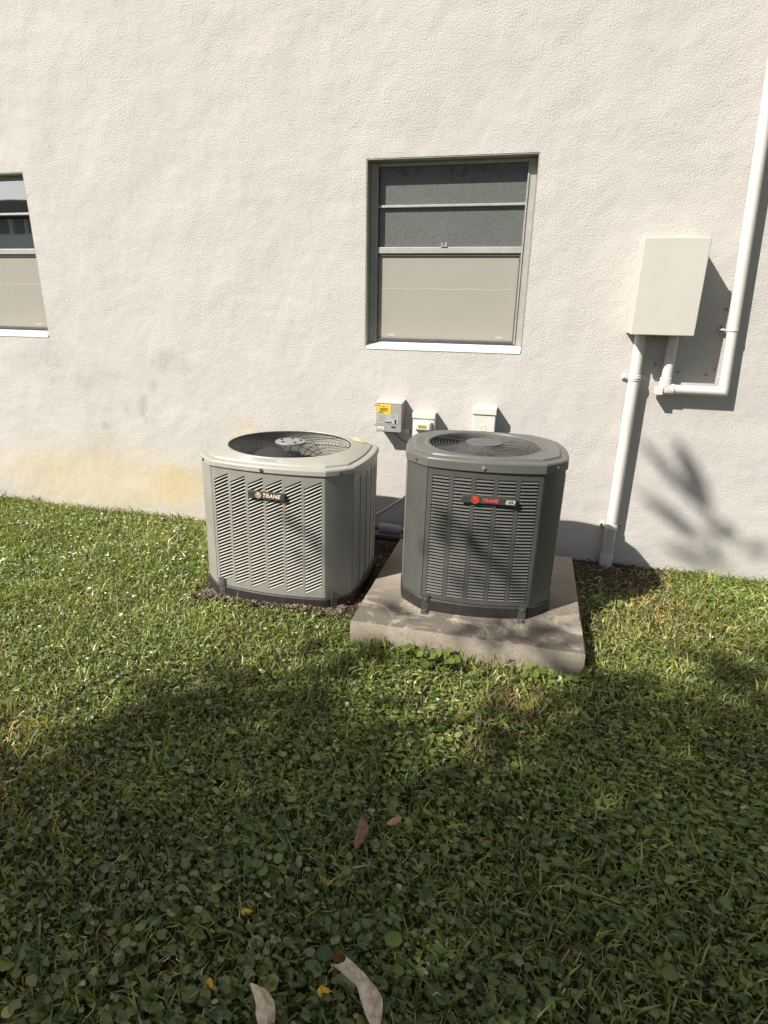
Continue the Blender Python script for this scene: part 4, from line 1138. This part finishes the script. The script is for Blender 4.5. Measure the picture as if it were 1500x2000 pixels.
# the sprigs whose leaves show singly on the wall, the charcoal unit and the slab
def shadow_leaf(p0, p1, wz, z=4.1, plane='wall'):
    """one leaf whose shadow runs from p0 to p1 on the lit surface"""
    zz = z+rgt.uniform(-.15, .15)
    a = up_from(p0, zz); t_ = (zz-p0[2])/SV[2]; b = np.array(p1)+SV*t_
    d = b-a; L = np.linalg.norm(d); d = d/L; n = np.cross(d, SV/np.linalg.norm(SV)); n = SV/np.linalg.norm(SV)+rgt.normal(0, .12, 3)
    add_leaf(a, d, n, (L, wz))
for (x0, z0_, x1, z1_, w_) in ((1.04, .40, .68, .75, .06), (1.10, .36, .87, .76, .115), (1.06, .24, .72, .45, .07), (1.20, .06, .88, .15, .055), (1.12, .20, .92, .27, .04),
                               (1.08, .42, .98, .56, .08), (1.10, .29, 1.29, .27, .08), (1.12, .25, 1.17, .10, .05), (1.00, .46, .80, .62, .035), (1.27, .10, 1.02, .07, .05), (1.22, .22, 1.05, .35, .045), (1.30, .16, 1.45, .22, .05)):
    shadow_leaf((x1*0+x0, 0, z0_), (x1, 0, z1_), w_, z=6.8)
for (x, y, z, r_) in ((-.27, -1.09, .56, .075), (-.28, -1.09, .48, .07), (-.17, -1.10, .50, .06), (-.13, -1.10, .43, .075), (-.03, -1.09, .37, .06), (-.21, -1.11, .28, .06), (-.38, -1.08, .42, .05), (-.09, -1.10, .53, .05), (.0, -1.08, .46, .045), (.03, -1.09, .28, .05), (-.12, -1.10, .30, .05),
                      (-1.05, -1.08, .49, .05), (-.95, -1.08, .42, .055), (-1.0, -1.08, .30, .045), (-.92, -1.08, .34, .04)):
    for kq in range(1):
        a = rgt.uniform(-.6, .3); L = r_*1.9
        shadow_leaf((x-L/2*math.cos(a), y, z-L/2*math.sin(a)), (x+L/2*math.cos(a), y, z+L/2*math.sin(a)), r_*.8, z=5.4)
for (x, y) in ((-.01, -1.15), (-.12, -1.2), (.15, -1.15), (-.18, -1.27), (.05, -1.20), (.10, -1.25), (-.45, -1.16), (-.53, -1.13), (.22, -1.13), (.0, -1.27), (.27, -1.24), (-.08, -1.28), (.16, -1.27)):
    a = rgt.uniform(0, PI); L = .15
    shadow_leaf((x-L/2*math.cos(a), y-L/2*math.sin(a), .12), (x+L/2*math.cos(a), y+L/2*math.sin(a), .12), .06, z=5.2)

def build_crown():
    n = len(leaves_c); C = np.array(leaves_c); D = np.array(leaves_d); N = np.array(leaves_n)
    D /= np.linalg.norm(D, axis=1)[:, None]; S = np.cross(N, D); S /= np.linalg.norm(S, axis=1)[:, None]; Nn = np.cross(D, S)
    L = np.array([s[0] if isinstance(s, tuple) else s for s in leaves_s]); Wd = np.array([s[1] if isinstance(s, tuple) else s*.36 for s in leaves_s])
    us = [0, .18, .5, .8, 1.0]; ws = [.04, .62, 1.0, .62, .0]; rows = []
    for u, w_ in zip(us, ws):
        c = C+D*(L*u)[:, None]-Nn*(L*.10*u*u)[:, None]
        if w_ == 0: rows.append([c])
        else: rows.append([c-S*(Wd*w_/2)[:, None]+Nn*(Wd*.06)[:, None], c, c+S*(Wd*w_/2)[:, None]+Nn*(Wd*.06)[:, None]])
    V = np.stack([v_ for r in rows for v_ in r], 1).reshape(-1, 3)-np.array(TB); i0 = np.arange(n)*13
    q = []; lt = []
    for r in range(3):
        for c in range(2):
            a = r*3+c; q.append(np.stack([i0+a, i0+a+1, i0+a+4, i0+a+3], 1)); lt.append(4)
    for c in range(2): q.append(np.stack([i0+9+c, i0+9+c+1, i0+12], 1)); lt.append(3)
    Q = np.concatenate(q, 1).ravel(); LT = np.tile(lt, n)
    c = np.array([(.035, .060, .018), (.045, .075, .02), (.055, .085, .028)])[rgt.integers(0, 3, n)]*rgt.uniform(.7, 1.3, (n, 1))
    o = build_np('crown', V, LT, Q, np.repeat(c, 13, 0), M_TREELEAF); o.parent = tree
build_crown()
def limb(name, pts, radii):
    m = MB(); m.tube([Vector(p)-TB for p in pts], radii, 10); part(name, m, M_BARK, tree, smooth=70)
limb('trunk', [TB, (-2.95, -6.95, .5), (-2.85, -6.9, 1.5), (-2.9, -6.8, 2.8), (-3.0, -6.7, 4.2)], [.24, .17, .15, .13, .11])
for (x, y, z, bend) in ((-1.0, -2.9, 5.0, .3), (.9, -2.2, 5.4, .35), (-1.6, -4.0, 5.6, .3), (2.4, -4.2, 5.6, .4), (-.5, -5.6, 6.0, .4), (1.2, -5.2, 5.8, .3), (3.4, -2.4, 5.2, .3), (4.6, -3.6, 5.6, .3), (-2.6, -3.2, 5.4, .2)):
    s_ = Vector((-2.96, -6.74, 3.6)); E_ = Vector(up_from((x, y, 0), z))
    pts = [s_.lerp(E_, u)+Vector((.08*math.sin(u*7+x), .08*math.cos(u*6+x), bend*math.sin(PI*u))) for u in np.linspace(0, 1, 8)]
    limb('branch', pts, [.075*(1-u)+.010 for u in np.linspace(0, 1, 8)])

# ------------------------------------------------------------------ building across the lawn (seen mirrored in the left window)
ab = empty('apartment_block', (-27, -23, 0))
tag(ab, 'two-storey apartment block with railed walkways across the lawn, mirrored in the window', 'building')
M_AB = simple('block_wall', (.50, .50, .49), .8); M_AB2 = simple('block_band', (.80, .80, .77), .7); M_ABD = simple('block_dark', (.03, .032, .035), .5); M_ABR = simple('block_roof', (.07, .065, .06), .8)
m = MB(); m.box(-16, 16, -8, -1.6, 0, 5.4); part('wall', m, M_AB, ab)
m = MB(); m.box(-16.6, 16.6, -8.6, .4, 5.4, 6.15); part('roof', m, M_ABR, ab)
m = MB(); m.box(-16, 16, -1.6, 0, 3.85, 4.05); part('walkway_slab', m, M_AB2, ab)
m = MB(); m.box(-16, 16, -.12, -.02, 4.05, 4.70); part('parapet', m, M_AB2, ab)
for i in range(36):
    m = MB(); x = -15.6+i*.88; m.box(x-.07, x+.07, -.28, -.13, 0, 5.4); part('column', m, M_AB2, ab)
for z in (0.9, 4.1):
    for i in range(8):
        x = -13.6+i*3.9; m = MB(); m.box(x-.8, x+.8, -1.6, -1.56, z, z+1.2); part('window', m, M_ABD, ab)
